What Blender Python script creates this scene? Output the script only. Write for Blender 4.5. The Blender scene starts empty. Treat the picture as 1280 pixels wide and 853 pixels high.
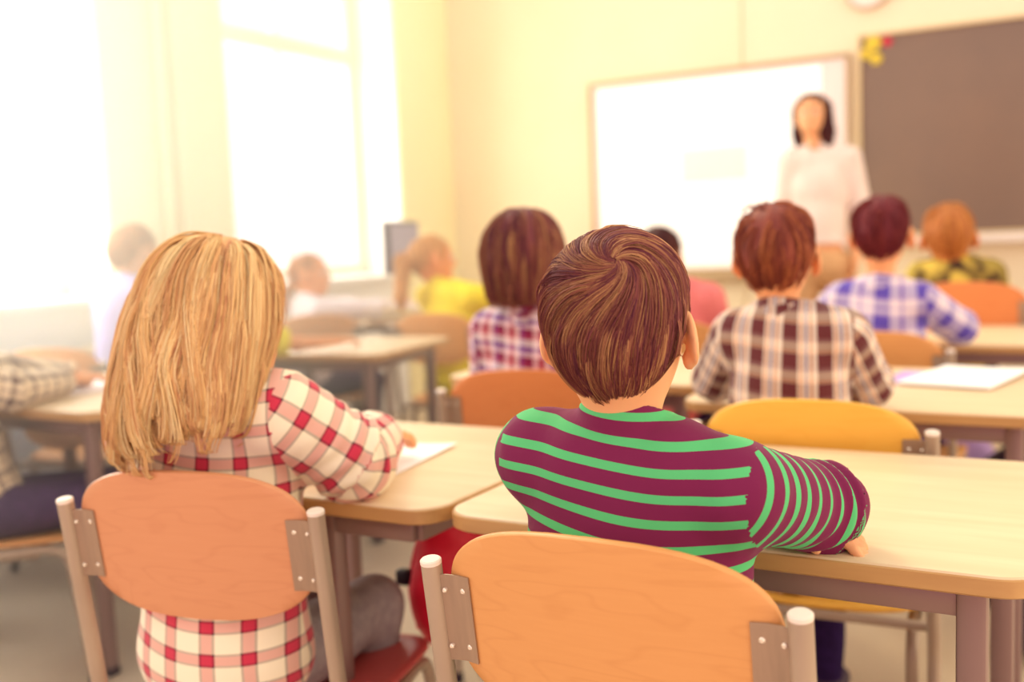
import bpy, math, random
import numpy as np
from mathutils import Matrix, Vector

random.seed(7)
RNG = np.random.default_rng(11)
C = bpy.context.scene.collection
SC = bpy.context.scene

# ------------------------------------------------------------------ camera, world, light, exposure
cam_d = bpy.data.cameras.new('camera')
cam = bpy.data.objects.new('camera', cam_d)
C.objects.link(cam)
cam.matrix_world = Matrix(((0.87087, -0.01406, 0.49131, 0), (0.48992, 0.10513, -0.86540, 0),
                           (-0.03948, 0.99436, 0.09845, 1.08), (0, 0, 0, 1)))
cam_d.lens = 35.86
cam_d.sensor_width = 36
cam_d.clip_start = 0.05
cam_d.dof.use_dof = True
cam_d.dof.focus_distance = 1.13
cam_d.dof.aperture_fstop = 2.3
SC.camera = cam
SC.view_settings.view_transform = 'Standard'
SC.view_settings.look = 'None'
SC.view_settings.gamma = 1
SC.view_settings.exposure = 0.17
SC.view_settings.use_curve_mapping = False
SC.cycles.use_denoising = True
SC.cycles.max_bounces = 8

W = bpy.data.worlds.new('daylight')
SC.world = W
W.use_nodes = True
nt = W.node_tree
bg = nt.nodes['Background']
tc = nt.nodes.new('ShaderNodeTexCoord')
sp = nt.nodes.new('ShaderNodeSeparateXYZ')
nt.links.new(tc.outputs['Generated'], sp.inputs[0])


def w_ramp(sock, lo, hi, stops):
    m = nt.nodes.new('ShaderNodeMapRange')
    m.inputs[1].default_value = lo
    m.inputs[2].default_value = hi
    nt.links.new(sock, m.inputs[0])
    r = nt.nodes.new('ShaderNodeValToRGB')
    el = r.color_ramp.elements
    while len(el) < len(stops):
        el.new(0.5)
    for e, (p, c) in zip(el, stops):
        e.position = p
        e.color = (*c, 1)
    nt.links.new(m.outputs[0], r.inputs[0])
    return r.outputs[0]


# pale warm sky overhead, added magenta fill low down to tint the shade, white glare on the window side
WORLD_STRENGTH = 1.0
up = w_ramp(sp.outputs[2], -0.2, 1, [(0, (0.60, 0.14, 0.46)), (0.17, (0.80, 0.27, 0.54)), (0.42, (0.86, 0.56, 0.56)), (0.68, (1.0, 0.83, 0.66)), (1, (1.02, 0.92, 0.77))])
side = w_ramp(sp.outputs[0], -1, 0.2, [(0, (1, 1, 1)), (0.45, (0.7, 0.7, 0.7)), (0.8, (0, 0, 0))])
mx = nt.nodes.new('ShaderNodeMix')
mx.data_type = 'RGBA'
nt.links.new(side, mx.inputs[0])
nt.links.new(up, mx.inputs[6])
mx.inputs[7].default_value = (1.9, 1.75, 1.45, 1)
# added warm fill from the unseen wall's side, brightens the window wall
far = w_ramp(sp.outputs[0], 0.3, 1, [(0, (0, 0, 0)), (1, (0.85, 0.85, 0.85))])
mx2 = nt.nodes.new('ShaderNodeMix')
mx2.data_type = 'RGBA'
nt.links.new(far, mx2.inputs[0])
nt.links.new(mx.outputs[2], mx2.inputs[6])
mx2.inputs[7].default_value = (2.5, 2.15, 1.5, 1)
nt.links.new(mx2.outputs[2], bg.inputs[0])
bg.inputs[1].default_value = WORLD_STRENGTH


def area(name, loc, rot, sx, sy, power, col):
    l = bpy.data.lights.new(name, 'AREA')
    l.shape = 'RECTANGLE'
    l.size, l.size_y, l.energy, l.color = sx, sy, power, col
    o = bpy.data.objects.new(name, l)
    o.location = loc
    o.rotation_euler = rot
    C.objects.link(o)
    return o


area('window_daylight', (-4.4, 1.9, 1.75), (0, math.radians(-90), 0), 1.7, 2.2, 175, (1.0, 0.93, 0.72))
area('window_daylight', (-4.4, 4.65, 1.75), (0, math.radians(-90), 0), 1.7, 1.4, 45, (1.0, 0.95, 0.80))
sun = bpy.data.lights.new('sun', 'SUN')
sun.energy = 1.3
sun.angle = math.radians(12)
sun.color = (1.0, 0.86, 0.55)
so = bpy.data.objects.new('sun', sun)
so.rotation_euler = (math.radians(-28), math.radians(-40), 0)
C.objects.link(so)


# ------------------------------------------------------------------ materials
def lin(c):
    return tuple(((v / 255) / 12.92 if v / 255 <= 0.04045 else ((v / 255 + 0.055) / 1.055) ** 2.4) for v in c)


def mat(name, rgb, rough=0.6, metal=0.0, spec=0.4, sheen=0.0, emit=None):
    m = bpy.data.materials.new(name)
    m.use_nodes = True
    b = m.node_tree.nodes['Principled BSDF']
    b.inputs['Base Color'].default_value = (*lin(rgb), 1)
    b.inputs['Roughness'].default_value = rough
    b.inputs['Metallic'].default_value = metal
    b.inputs['Specular IOR Level'].default_value = spec
    if sheen:
        b.inputs['Sheen Weight'].default_value = sheen
    if emit:
        b.inputs['Emission Color'].default_value = (*lin(emit[0]), 1)
        b.inputs['Emission Strength'].default_value = emit[1]
    return m


def noise_mat(name, c1, c2, scale=(4, 4, 4), rough=0.5, detail=4, dist=0.0, metal=0.0, spec=0.4, coord='Object', bump=0.0):
    m = mat(name, c1, rough, metal, spec)
    n = m.node_tree
    b = n.nodes['Principled BSDF']
    t = n.nodes.new('ShaderNodeTexCoord')
    mp = n.nodes.new('ShaderNodeMapping')
    mp.inputs['Scale'].default_value = scale
    n.links.new(t.outputs[coord], mp.inputs[0])
    no = n.nodes.new('ShaderNodeTexNoise')
    no.inputs['Scale'].default_value = 1
    no.inputs['Detail'].default_value = detail
    no.inputs['Distortion'].default_value = dist
    n.links.new(mp.outputs[0], no.inputs['Vector'])
    r = n.nodes.new('ShaderNodeValToRGB')
    r.color_ramp.elements[0].position = 0.35
    r.color_ramp.elements[1].position = 0.65
    r.color_ramp.elements[0].color = (*lin(c1), 1)
    r.color_ramp.elements[1].color = (*lin(c2), 1)
    n.links.new(no.outputs[0], r.inputs[0])
    n.links.new(r.outputs[0], b.inputs['Base Color'])
    if bump:
        bp = n.nodes.new('ShaderNodeBump')
        bp.inputs['Strength'].default_value = bump
        bp.inputs['Distance'].default_value = 0.002
        n.links.new(no.outputs[0], bp.inputs['Height'])
        n.links.new(bp.outputs[0], b.inputs['Normal'])
    return m


def stripe_ramp(n, sock, period, stops, shift=0.0):
    """constant colour bands repeating along one cloth coordinate"""
    d = n.nodes.new('ShaderNodeMath')
    d.operation = 'MULTIPLY_ADD'
    d.inputs[1].default_value = 1 / period
    d.inputs[2].default_value = shift
    n.links.new(sock, d.inputs[0])
    f = n.nodes.new('ShaderNodeMath')
    f.operation = 'FRACT'
    n.links.new(d.outputs[0], f.inputs[0])
    r = n.nodes.new('ShaderNodeValToRGB')
    r.color_ramp.interpolation = 'CONSTANT'
    el = r.color_ramp.elements
    while len(el) < len(stops):
        el.new(0.5)
    for e, (p, c) in zip(el, stops):
        e.position = p
        e.color = (*lin(c), 1)
    n.links.new(f.outputs[0], r.inputs[0])
    return r.outputs[0]


def cloth_bump(n, b, amount=0.15):
    t = n.nodes.new('ShaderNodeTexCoord')
    no = n.nodes.new('ShaderNodeTexNoise')
    no.inputs['Scale'].default_value = 28
    no.inputs['Detail'].default_value = 3
    n.links.new(t.outputs['Object'], no.inputs['Vector'])
    bp = n.nodes.new('ShaderNodeBump')
    bp.inputs['Strength'].default_value = amount
    bp.inputs['Distance'].default_value = 0.01
    n.links.new(no.outputs[0], bp.inputs['Height'])
    n.links.new(bp.outputs[0], b.inputs['Normal'])


def cloth(name, warp=None, weft=None, pu=0.05, pv=0.05, su=0.0, sv=0.0, mode='MIX', fac=0.5, sheen=0.25):
    """warp varies along u, weft along v; both given as [(position, rgb), ...]"""
    m = mat(name, (200, 200, 200), 0.85, spec=0.15, sheen=sheen)
    n = m.node_tree
    b = n.nodes['Principled BSDF']
    t = n.nodes.new('ShaderNodeTexCoord')
    s = n.nodes.new('ShaderNodeSeparateXYZ')
    n.links.new(t.outputs['UV'], s.inputs[0])
    outs = []
    if warp:
        outs.append(stripe_ramp(n, s.outputs[0], pu, warp, su))
    if weft:
        outs.append(stripe_ramp(n, s.outputs[1], pv, weft, sv))
    if len(outs) == 2:
        x = n.nodes.new('ShaderNodeMix')
        x.data_type = 'RGBA'
        x.blend_type = mode
        x.inputs[0].default_value = fac
        n.links.new(outs[0], x.inputs[6])
        n.links.new(outs[1], x.inputs[7])
        out = x.outputs[2]
    else:
        out = outs[0]
    n.links.new(out, b.inputs['Base Color'])
    cloth_bump(n, b)
    return m


def hair_mat(name, dark, mid, light):
    m = mat(name, mid, 0.55, spec=0.18)
    n = m.node_tree
    b = n.nodes['Principled BSDF']
    a = n.nodes.new('ShaderNodeAttribute')
    a.attribute_name = 'hv'
    r = n.nodes.new('ShaderNodeValToRGB')
    el = r.color_ramp.elements
    el.new(0.5)
    for e, (p, c) in zip(el, [(0, dark), (0.5, mid), (1, light)]):
        e.position = p
        e.color = (*lin(c), 1)
    n.links.new(a.outputs['Fac'], r.inputs[0])
    n.links.new(r.outputs[0], b.inputs['Base Color'])
    b.inputs['Anisotropic'].default_value = 0.5
    return m


def skin_mat(name, c):
    m = mat(name, c, 0.5, spec=0.35)
    b = m.node_tree.nodes['Principled BSDF']
    b.inputs['Subsurface Weight'].default_value = 0.15
    b.inputs['Subsurface Radius'].default_value = (0.02, 0.008, 0.004)
    b.inputs['Subsurface Scale'].default_value = 0.5
    return m


M = {}
M['wall'] = noise_mat('cream_paint', (242, 230, 202), (239, 226, 196), (1.5, 1.5, 1.5), 0.8, spec=0.2)
M['wall_warm'] = noise_mat('warm_cream_paint', (250, 238, 190), (247, 234, 184), (1.5, 1.5, 1.5), 0.8, spec=0.2)
M['white'] = mat('white_paint', (250, 247, 244), 0.6)
M['frame_white'] = mat('window_frame_paint', (246, 226, 205), 0.5)
M['floor'] = noise_mat('cream_linoleum', (224, 206, 182), (204, 182, 158), (2.2, 1.1, 1), 0.45, 5, 0.6)
M['top'] = noise_mat('pale_birch_laminate', (236, 212, 178), (228, 201, 165), (3, 26, 3), 0.38, 3, 0.4)
M['edge'] = noise_mat('tan_edge_band', (205, 160, 104), (190, 144, 92), (4, 60, 30), 0.5, 3)
M['metal'] = noise_mat('beige_enamelled_steel', (182, 160, 142), (174, 151, 134), (9, 9, 9), 0.36, 2, metal=0.25)
M['leg_metal'] = mat('grey_steel_tube', (150, 122, 118), 0.38, 0.35)
M['plate'] = noise_mat('brushed_steel_plate', (170, 142, 122), (156, 130, 112), (60, 8, 8), 0.4, 3, metal=0.35)
M['screw'] = mat('bright_screw', (240, 225, 215), 0.25, 0.6)
M['cap'] = mat('pale_plastic_cap', (238, 222, 212), 0.4)
M['rubber'] = mat('dark_rubber', (60, 45, 60), 0.8)


def ply(name, c1, c2, c3):
    m = mat(name, c1, 0.4, spec=0.35)
    n = m.node_tree
    b = n.nodes['Principled BSDF']
    t = n.nodes.new('ShaderNodeTexCoord')
    mp = n.nodes.new('ShaderNodeMapping')
    mp.inputs['Scale'].default_value = (2.2, 8, 9)
    n.links.new(t.outputs['Object'], mp.inputs[0])
    no = n.nodes.new('ShaderNodeTexNoise')
    no.inputs['Scale'].default_value = 1.3
    no.inputs['Detail'].default_value = 2
    no.inputs['Distortion'].default_value = 0.5
    n.links.new(mp.outputs[0], no.inputs['Vector'])
    w = n.nodes.new('ShaderNodeMath')
    w.operation = 'MULTIPLY'
    w.inputs[1].default_value = 26
    n.links.new(no.outputs[0], w.inputs[0])
    fr = n.nodes.new('ShaderNodeMath')
    fr.operation = 'PINGPONG'
    fr.inputs[1].default_value = 1
    n.links.new(w.outputs[0], fr.inputs[0])
    r = n.nodes.new('ShaderNodeValToRGB')
    el = r.color_ramp.elements
    el.new(0.5)
    for e, (p, c) in zip(el, [(0, c2), (0.3, c1), (1, c1)]):
        e.position = p
        e.color = (*lin(c), 1)
    n.links.new(fr.outputs[0], r.inputs[0])
    fn = n.nodes.new('ShaderNodeTexNoise')
    fn.inputs['Scale'].default_value = 1
    fn.inputs['Detail'].default_value = 4
    mp2 = n.nodes.new('ShaderNodeMapping')
    mp2.inputs['Scale'].default_value = (10, 220, 220)
    n.links.new(t.outputs['Object'], mp2.inputs[0])
    n.links.new(mp2.outputs[0], fn.inputs['Vector'])
    x = n.nodes.new('ShaderNodeMix')
    x.data_type = 'RGBA'
    x.inputs[0].default_value = 0.3
    r2 = n.nodes.new('ShaderNodeValToRGB')
    r2.color_ramp.elements[0].position = 0.4
    r2.color_ramp.elements[1].position = 0.6
    r2.color_ramp.elements[0].color = (*lin(c1), 1)
    r2.color_ramp.elements[1].color = (*lin(c3), 1)
    n.links.new(fn.outputs[0], r2.inputs[0])
    n.links.new(r.outputs[0], x.inputs[6])
    n.links.new(r2.outputs[0], x.inputs[7])
    n.links.new(x.outputs[2], b.inputs['Base Color'])
    return m


M['ply'] = ply('honey_plywood', (220, 156, 96), (214, 149, 90), (225, 162, 102))
M['ply_pink'] = ply('rosy_plywood', (214, 148, 108), (208, 141, 102), (219, 154, 114))
M['ply_yellow'] = ply('yellow_plywood', (240, 182, 78), (236, 176, 73), (242, 187, 84))
M['ply_orange'] = ply('orange_plywood', (222, 138, 84), (217, 132, 79), (225, 143, 89))
M['ply_rose_shade'] = ply('rose_shaded_plywood', (206, 92, 92), (200, 87, 87), (210, 97, 97))  # plywood with the seat's rosy shade put into its colour


# ------------------------------------------------------------------ mesh helpers
class MB:
    def __init__(s):
        s.v, s.f, s.m = [], [], []

    def add(s, vs, fs, mi=0):
        k = len(s.v)
        s.v += [tuple(map(float, v)) for v in vs]
        s.f += [tuple(k + i for i in f) for f in fs]
        s.m += [mi] * len(fs)
        return s

    def box(s, x0, x1, y0, y1, z0, z1, mi=0, bev=0.0):
        if not bev:
            vs = [(x, y, z) for z in (z0, z1) for y in (y0, y1) for x in (x0, x1)]
            return s.add(vs, [(0, 2, 3, 1), (4, 5, 7, 6), (0, 1, 5, 4), (2, 6, 7, 3), (0, 4, 6, 2), (1, 3, 7, 5)], mi)
        b = bev
        pts = rounded_rect(x1 - x0, y1 - y0, min(b * 1.5, (x1 - x0) / 2.1, (y1 - y0) / 2.1), 3)
        cx, cy = (x0 + x1) / 2, (y0 + y1) / 2
        prof = [(z0, b), (z0 + b * 0.3, b * 0.3), (z0 + b, 0), (z1 - b, 0), (z1 - b * 0.3, b * 0.3), (z1, b)]
        hx, hy = (x1 - x0) / 2, (y1 - y0) / 2
        rings = [[(cx + px * (hx - i) / hx, cy + py * (hy - i) / hy, z) for px, py in pts] for z, i in prof]
        return s.rings(rings, mi)

    def rings(s, rings, mi=0, caps=True, closed=False):
        n = len(rings[0])
        vs = [p for r in rings for p in r]
        fs = []
        R = len(rings)
        for j in range(R - 1 + (1 if closed else 0)):
            a, b = j * n, ((j + 1) % R) * n
            for i in range(n):
                k = (i + 1) % n
                fs.append((a + i, a + k, b + k, b + i))
        if caps and not closed:
            fs.append(tuple(reversed(range(n))))
            fs.append(tuple(range((R - 1) * n, R * n)))
        return s.add(vs, fs, mi)

    def tube(s, pts, r, n=14, mi=0, square=False):
        pts = [Vector(p) for p in pts]
        rs = r if isinstance(r, (list, tuple)) else [r] * len(pts)
        rings = []
        t0 = (pts[1] - pts[0]).normalized()
        ref = Vector((0, 0, 1)) if abs(t0.z) < 0.9 else Vector((1, 0, 0))
        u = (ref - t0 * ref.dot(t0)).normalized()
        for i, p in enumerate(pts):
            t = (pts[min(i + 1, len(pts) - 1)] - pts[max(i - 1, 0)]).normalized()
            u = (u - t * u.dot(t)).normalized()
            w = t.cross(u)
            ring = []
            if square:
                for a, b in rounded_rect(2 * rs[i], 2 * rs[i], rs[i] * 0.3, 2):
                    ring.append(p + u * a + w * b)
            else:
                for k in range(n):
                    a = 2 * math.pi * k / n
                    ring.append(p + (u * math.cos(a) + w * math.sin(a)) * rs[i])
            rings.append(ring)
        return s.rings(rings, mi)

    def build(s, name, mats, parent=None, smooth=35):
        me = bpy.data.meshes.new(name)
        me.from_pydata(s.v, [], s.f)
        for m in (mats if isinstance(mats, (list, tuple)) else [mats]):
            me.materials.append(m)
        me.polygons.foreach_set('material_index', s.m)
        me.update()
        import bmesh
        bm = bmesh.new()
        bm.from_mesh(me)
        bmesh.ops.recalc_face_normals(bm, faces=bm.faces)
        bm.to_mesh(me)
        bm.free()
        if smooth:
            me.polygons.foreach_set('use_smooth', [True] * len(me.polygons))
            me.set_sharp_from_angle(angle=math.radians(smooth))
        o = bpy.data.objects.new(name, me)
        C.objects.link(o)
        if parent:
            o.parent = parent
        return o


def rounded_rect(w, h, r, n=6):
    out = []
    for sx, sy, a0 in ((1, -1, -90), (1, 1, 0), (-1, 1, 90), (-1, -1, 180)):
        cx, cy = sx * (w / 2 - r), sy * (h / 2 - r)
        for i in range(n + 1):
            a = math.radians(a0 + 90 * i / n)
            out.append((cx + r * math.cos(a), cy + r * math.sin(a)))
    return out


def smooth_path(pts, n=6):
    """Catmull-Rom through the points"""
    P = [Vector(p) for p in pts]
    P = [2 * P[0] - P[1]] + P + [2 * P[-1] - P[-2]]
    out = []
    for i in range(1, len(P) - 2):
        for k in range(n):
            t = k / n
            a, b, c, d = P[i - 1:i + 3]
            out.append(0.5 * ((2 * b) + (c - a) * t + (2 * a - 5 * b + 4 * c - d) * t * t + (3 * b - a - 3 * c + d) * t ** 3))
    out.append(P[-2])
    return out


def empty(name, loc=(0, 0, 0), rz=0.0, scale=1.0):
    o = bpy.data.objects.new(name, None)
    o.location = loc
    o.rotation_euler = (0, 0, rz)
    o.scale = (scale,) * 3
    o.empty_display_size = 0.05
    C.objects.link(o)
    return o


def tag(o, label=None, cat=None, group=None, kind=None):
    for k, v in (('label', label), ('category', cat), ('group', group), ('kind', kind)):
        if v:
            o[k] = v
    return o


def copy_tree(o, parent=None):
    c = o.copy()
    C.objects.link(c)
    if parent:
        c.parent = parent
    for k in ('label', 'group'):
        if parent is None and k in c:
            del c[k]
    for ch in list(o.children):
        copy_tree(ch, c)
    return c


# ------------------------------------------------------------------ the room
FY, LX = 6.0, -3.82          # front wall, left wall
DX = -4.15                   # window plane in the thick wall
RX = 3.2


def struct(name, mb, mats, parent=None, smooth=0):
    o = mb.build(name, mats, parent, smooth)
    if not parent:
        o['kind'] = 'structure'
    return o


struct('floor', MB().box(-4.6, RX, -1.2, FY + 0.2, -0.1, 0), M['floor'])
struct('wall_front', MB().box(-4.6, RX, FY, FY + 0.2, 0, 3.3), M['wall'])
wl = MB()
# the thick window wall: piers, aprons below and lintels above two deep window niches
wl.box(DX - 0.1, LX, 5.39, FY, 0, 3.3)
wl.box(DX - 0.1, LX, 3.13, 3.90, 0, 3.3)
wl.box(DX - 0.1, LX, -1.2, 0.7, 0, 3.3)
wl.box(DX - 0.1, LX, 0.7, 3.13, 3.0, 3.3)
wl.box(DX - 0.1, LX, 3.90, 5.39, 3.0, 3.3)
struct('wall_left', wl, M['wall_warm'])
for n_, (ya, yb) in enumerate(((0.7, 3.13), (3.90, 5.39)), 1):
    a = MB()
    a.box(DX - 0.1, LX - 0.02, ya, ya + 0.012, 0.0, 3.0)
    a.box(DX - 0.1, LX - 0.02, yb - 0.012, yb, 0.0, 3.0)
    a.box(DX - 0.1, LX - 0.04, ya, yb, 0, 0.86)
    struct('trim_%d' % n_, a, M['white'])
    w = empty('window_%d' % n_, (DX, ya, 0.9))
    w['kind'] = 'structure'
    L = yb - ya
    fr = MB()
    fr.box(-0.03, 0.03, 0.012, 0.10, 0, 2.1, bev=0.006)
    fr.box(-0.03, 0.03, L - 0.10, L - 0.012, 0, 2.1, bev=0.006)
    fr.box(-0.03, 0.03, 0.10, L - 0.10, 0, 0.07, bev=0.006)
    fr.box(-0.03, 0.03, 0.10, L - 0.10, 2.03, 2.1, bev=0.006)
    fr.box(-0.035, 0.035, 0.10, L - 0.10, 1.32, 1.42, bev=0.006)
    fr.build('window_frame', M['frame_white'], w, 30)
    nb = 2 if L < 2 else 3
    for k in range(1, nb):
        y = L * k / nb
        MB().box(-0.022, 0.022, y - 0.02, y + 0.02, 0.07, 2.03, bev=0.005).build('mullion', M['white'], w, 30)
    MB().box(-0.003, 0.003, 0.08, L - 0.08, 0.05, 2.05).build('pane', None or M.setdefault('glass', mat('glass', (255, 255, 255))), w, 0)
    MB().box(0.0, 0.37, 0.0, L, -0.04, 0.0, bev=0.01).build('window_sill', M['white'], w, 30)
g = M['glass'].node_tree
g.nodes.clear()
go = g.nodes.new('ShaderNodeOutputMaterial')
gm = g.nodes.new('ShaderNodeMixShader')
gt = g.nodes.new('ShaderNodeBsdfTransparent')
gg = g.nodes.new('ShaderNodeBsdfGlossy')
gg.inputs['Roughness'].default_value = 0.02
gm.inputs[0].default_value = 0.04
g.links.new(gt.outputs[0], gm.inputs[1])
g.links.new(gg.outputs[0], gm.inputs[2])
g.links.new(gm.outputs[0], go.inputs[0])
struct('trim_3', MB().box(-1.812, -1.786, FY - 0.012, FY, 0, 3.3, bev=0.003), M['wall'], smooth=30)
pm = MB()
pm.tube([(LX + 0.035, 3.44, 0), (LX + 0.035, 3.44, 3.3)], 0.022)
pm.tube([(LX + 0.035, 3.54, 0), (LX + 0.035, 3.54, 3.3)], 0.022)
struct('trim_4', pm, M['wall_warm'], smooth=40)
struct('baseboard_front', MB().box(LX, RX, FY - 0.015, FY, 0, 0.1, bev=0.004), M['edge'], smooth=30)


# ------------------------------------------------------------------ boards on the front wall
def framed(name, x0, x1, z0, z1, fw, surf, frame_m, depth=0.035):
    o = empty(name, ((x0 + x1) / 2, FY, z0))
    hw = (x1 - x0) / 2
    h = z1 - z0
    f = MB()
    f.box(-hw, hw, -depth, 0, 0, fw, bev=0.004)
    f.box(-hw, hw, -depth, 0, h - fw, h, bev=0.004)
    f.box(-hw, -hw + fw, -depth, 0, fw, h - fw, bev=0.004)
    f.box(hw - fw, hw, -depth, 0, fw, h - fw, bev=0.004)
    f.build('frame', frame_m, o, 30)
    MB().box(-hw + fw * 0.9, hw - fw * 0.9, -depth * 0.55, -0.002, fw * 0.9, h - fw * 0.9).build('board_surface', surf, o, 0)
    return o


M['wb'] = mat('whiteboard_enamel', (243, 228, 226), 0.3)
M['wb_frame'] = mat('bronze_frame', (190, 165, 130), 0.4, 0.3)
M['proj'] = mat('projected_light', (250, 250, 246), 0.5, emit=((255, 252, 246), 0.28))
M['proj_grey'] = mat('projected_grey', (236, 236, 236), 0.5, emit=((240, 240, 240), 0.06))
M['bb'] = noise_mat('slate_chalkboard', (136, 112, 98), (124, 104, 94), (1.2, 1, 1.2), 0.55, 4)
M['bb_frame'] = mat('pale_board_frame', (222, 196, 150), 0.4)
M['tray'] = mat('pale_tray', (240, 230, 222), 0.4)
wb = framed('whiteboard', -2.765, -1.17, 0.84, 2.04, 0.022, M['wb'], M['wb_frame'])
tag(wb, 'large whiteboard with a bright projected page, left of the chalkboard', 'whiteboard')
MB().box(-0.735, 0.64, -0.0225, -0.02, 0.03, 1.155).build('projected_page', M['proj'], wb, 0)
MB().box(-0.19, 0.21, -0.0245, -0.0228, 0.545, 0.74).build('projected_picture', M['proj_grey'], wb, 0)
MB().box(-0.78, 0.78, -0.10, -0.0, -0.045, -0.003, bev=0.008).build('tray', M['wb_frame'], wb, 30)
bb = framed('chalkboard', -1.125, 1.9, 1.02, 2.125, 0.014, M['bb'], M['bb_frame'])
tag(bb, 'wide dark grey chalkboard with a pale ledge at the right of the whiteboard', 'chalkboard')
MB().box(-1.51, 1.51, -0.09, 0.0, -0.055, -0.002, bev=0.01).build('chalk_ledge', M['tray'], bb, 30)

ck = tag(empty('wall_clock', (-1.075, FY, 2.385)), 'round pale wall clock above the gap between the two boards', 'clock')
cm = MB()
cm.rings([[(r * math.cos(a), y, r * math.sin(a)) for a in [2 * math.pi * k / 40 for k in range(40)]]
          for r, y in ((0.12, 0), (0.128, -0.02), (0.125, -0.04), (0.112, -0.043), (0.108, -0.03))])
cm.build('case', mat('clock_case', (205, 180, 160), 0.4), ck, 40)
MB().rings([[(r * math.cos(a), y, r * math.sin(a)) for a in [2 * math.pi * k / 40 for k in range(40)]]
            for r, y in ((0.109, -0.028), (0.108, -0.032))]).build('dial', mat('clock_dial', (246, 236, 228), 0.4), ck, 0)
for ln, an, wd in ((0.06, 40, 0.004), (0.09, 160, 0.003)):
    a = math.radians(an)
    MB().tube([(0, -0.036, 0), (ln * math.cos(a), -0.036, ln * math.sin(a))], wd, 6).build('clock_hand', M['rubber'], ck)

# paper flowers stuck to the chalkboard corner
M['yel_paper'] = mat('yellow_paper', (226, 200, 70), 0.7)
M['red_paper'] = mat('red_paper', (214, 50, 80), 0.7)


def paper_flower(x, z, r, m, n, label):
    o = tag(empty('paper_flower', (x, FY - 0.02, z)), label, 'decoration', 'paper flowers in the chalkboard corner')
    for k in range(n):
        a = 2 * math.pi * k / n
        q = MB()
        q.rings([[(math.cos(a) * r * 0.62 + s * r * 0.45 * math.cos(t), y - 0.004 * s, math.sin(a) * r * 0.62 + s * r * 0.45 * math.sin(t))
                  for t in [2 * math.pi * j / 12 for j in range(12)]] for s, y in ((1, 0), (1, -0.003), (0.6, -0.008))])
        q.build('petal', m, o, 40)
    MB().rings([[(r * s * math.cos(t), y, r * s * math.sin(t)) for t in [2 * math.pi * j / 12 for j in range(12)]]
                for s, y in ((0.3, 0), (0.3, -0.008), (0.15, -0.014))]).build('flower_centre', m, o, 40)


paper_flower(-1.045, 2.075, 0.042, M['yel_paper'], 6, 'upper yellow paper flower in the top left corner of the chalkboard')
paper_flower(-0.972, 2.075, 0.026, M['red_paper'], 5, 'small red paper flower near the top left corner of the chalkboard')
paper_flower(-1.085, 2.02, 0.030, M['yel_paper'], 5, 'leftmost yellow paper flower, touching the left frame of the chalkboard')
paper_flower(-1.030, 1.990, 0.032, M['yel_paper'], 6, 'lowest yellow paper flower on the chalkboard')


# ------------------------------------------------------------------ furniture
def make_desk(w=0.77, d=0.60, h=0.70):
    o = empty('school_desk')
    t = 0.026
    pts = rounded_rect(w, d, 0.055, 8)
    tb = MB()
    s = lambda i: [((x * (w / 2 - i) / (w / 2)), (y * (d / 2 - i) / (d / 2))) for x, y in pts]
    tb.rings([[(x, y, z) for x, y in s(i)] for z, i in ((h - 0.004, 0.0015), (h - 0.001, 0.003), (h, 0.006))])
    top = tb.build('tabletop', M['top'], o, 40)
    eb = MB()
    eb.rings([[(x, y, z) for x, y in s(i)] for z, i in ((h - t, 0.004), (h - t + 0.003, 0.0), (h - 0.005, 0.0), (h - 0.0035, 0.0013))])
    eb.build('edge_band', M['edge'], top, 40)
    ix, iy = w / 2 - 0.08, d / 2 - 0.06
    for sx in (-1, 1):
        for sy in (-1, 1):
            l = MB().tube([(sx * ix, sy * iy, 0.012), (sx * ix, sy * iy, h - t)], 0.0165, square=True).build('leg', M['leg_metal'], o, 30)
            MB().box(sx * ix - 0.019, sx * ix + 0.019, sy * iy - 0.019, sy * iy + 0.019, 0, 0.022, bev=0.004).build('rubber_foot', M['rubber'], l, 30)
    r = MB()
    r.box(-ix, ix, -iy - 0.012, -iy + 0.012, h - t - 0.042, h - t, bev=0.003)
    r.box(-ix, ix, iy - 0.012, iy + 0.012, h - t - 0.042, h - t, bev=0.003)
    r.box(-ix - 0.012, -ix + 0.012, -iy, iy, h - t - 0.042, h - t, bev=0.003)
    r.box(ix - 0.012, ix + 0.012, -iy, iy, h - t - 0.042, h - t, bev=0.003)
    r.build('apron_rail', M['leg_metal'], o, 30)
    return o


desk0 = make_desk()
first_desk = [True]


def desk(x, y, label, rz=0.0, sx=1.0, sy=1.0):
    o = desk0 if first_desk[0] else copy_tree(desk0)
    first_desk[0] = False
    o.location = (x, y, 0)
    o.rotation_euler = (0, 0, math.radians(rz))
    o.scale = (sx, sy, 1)
    tag(o, label, 'desk', 'birch topped school desks')
    return o


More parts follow.
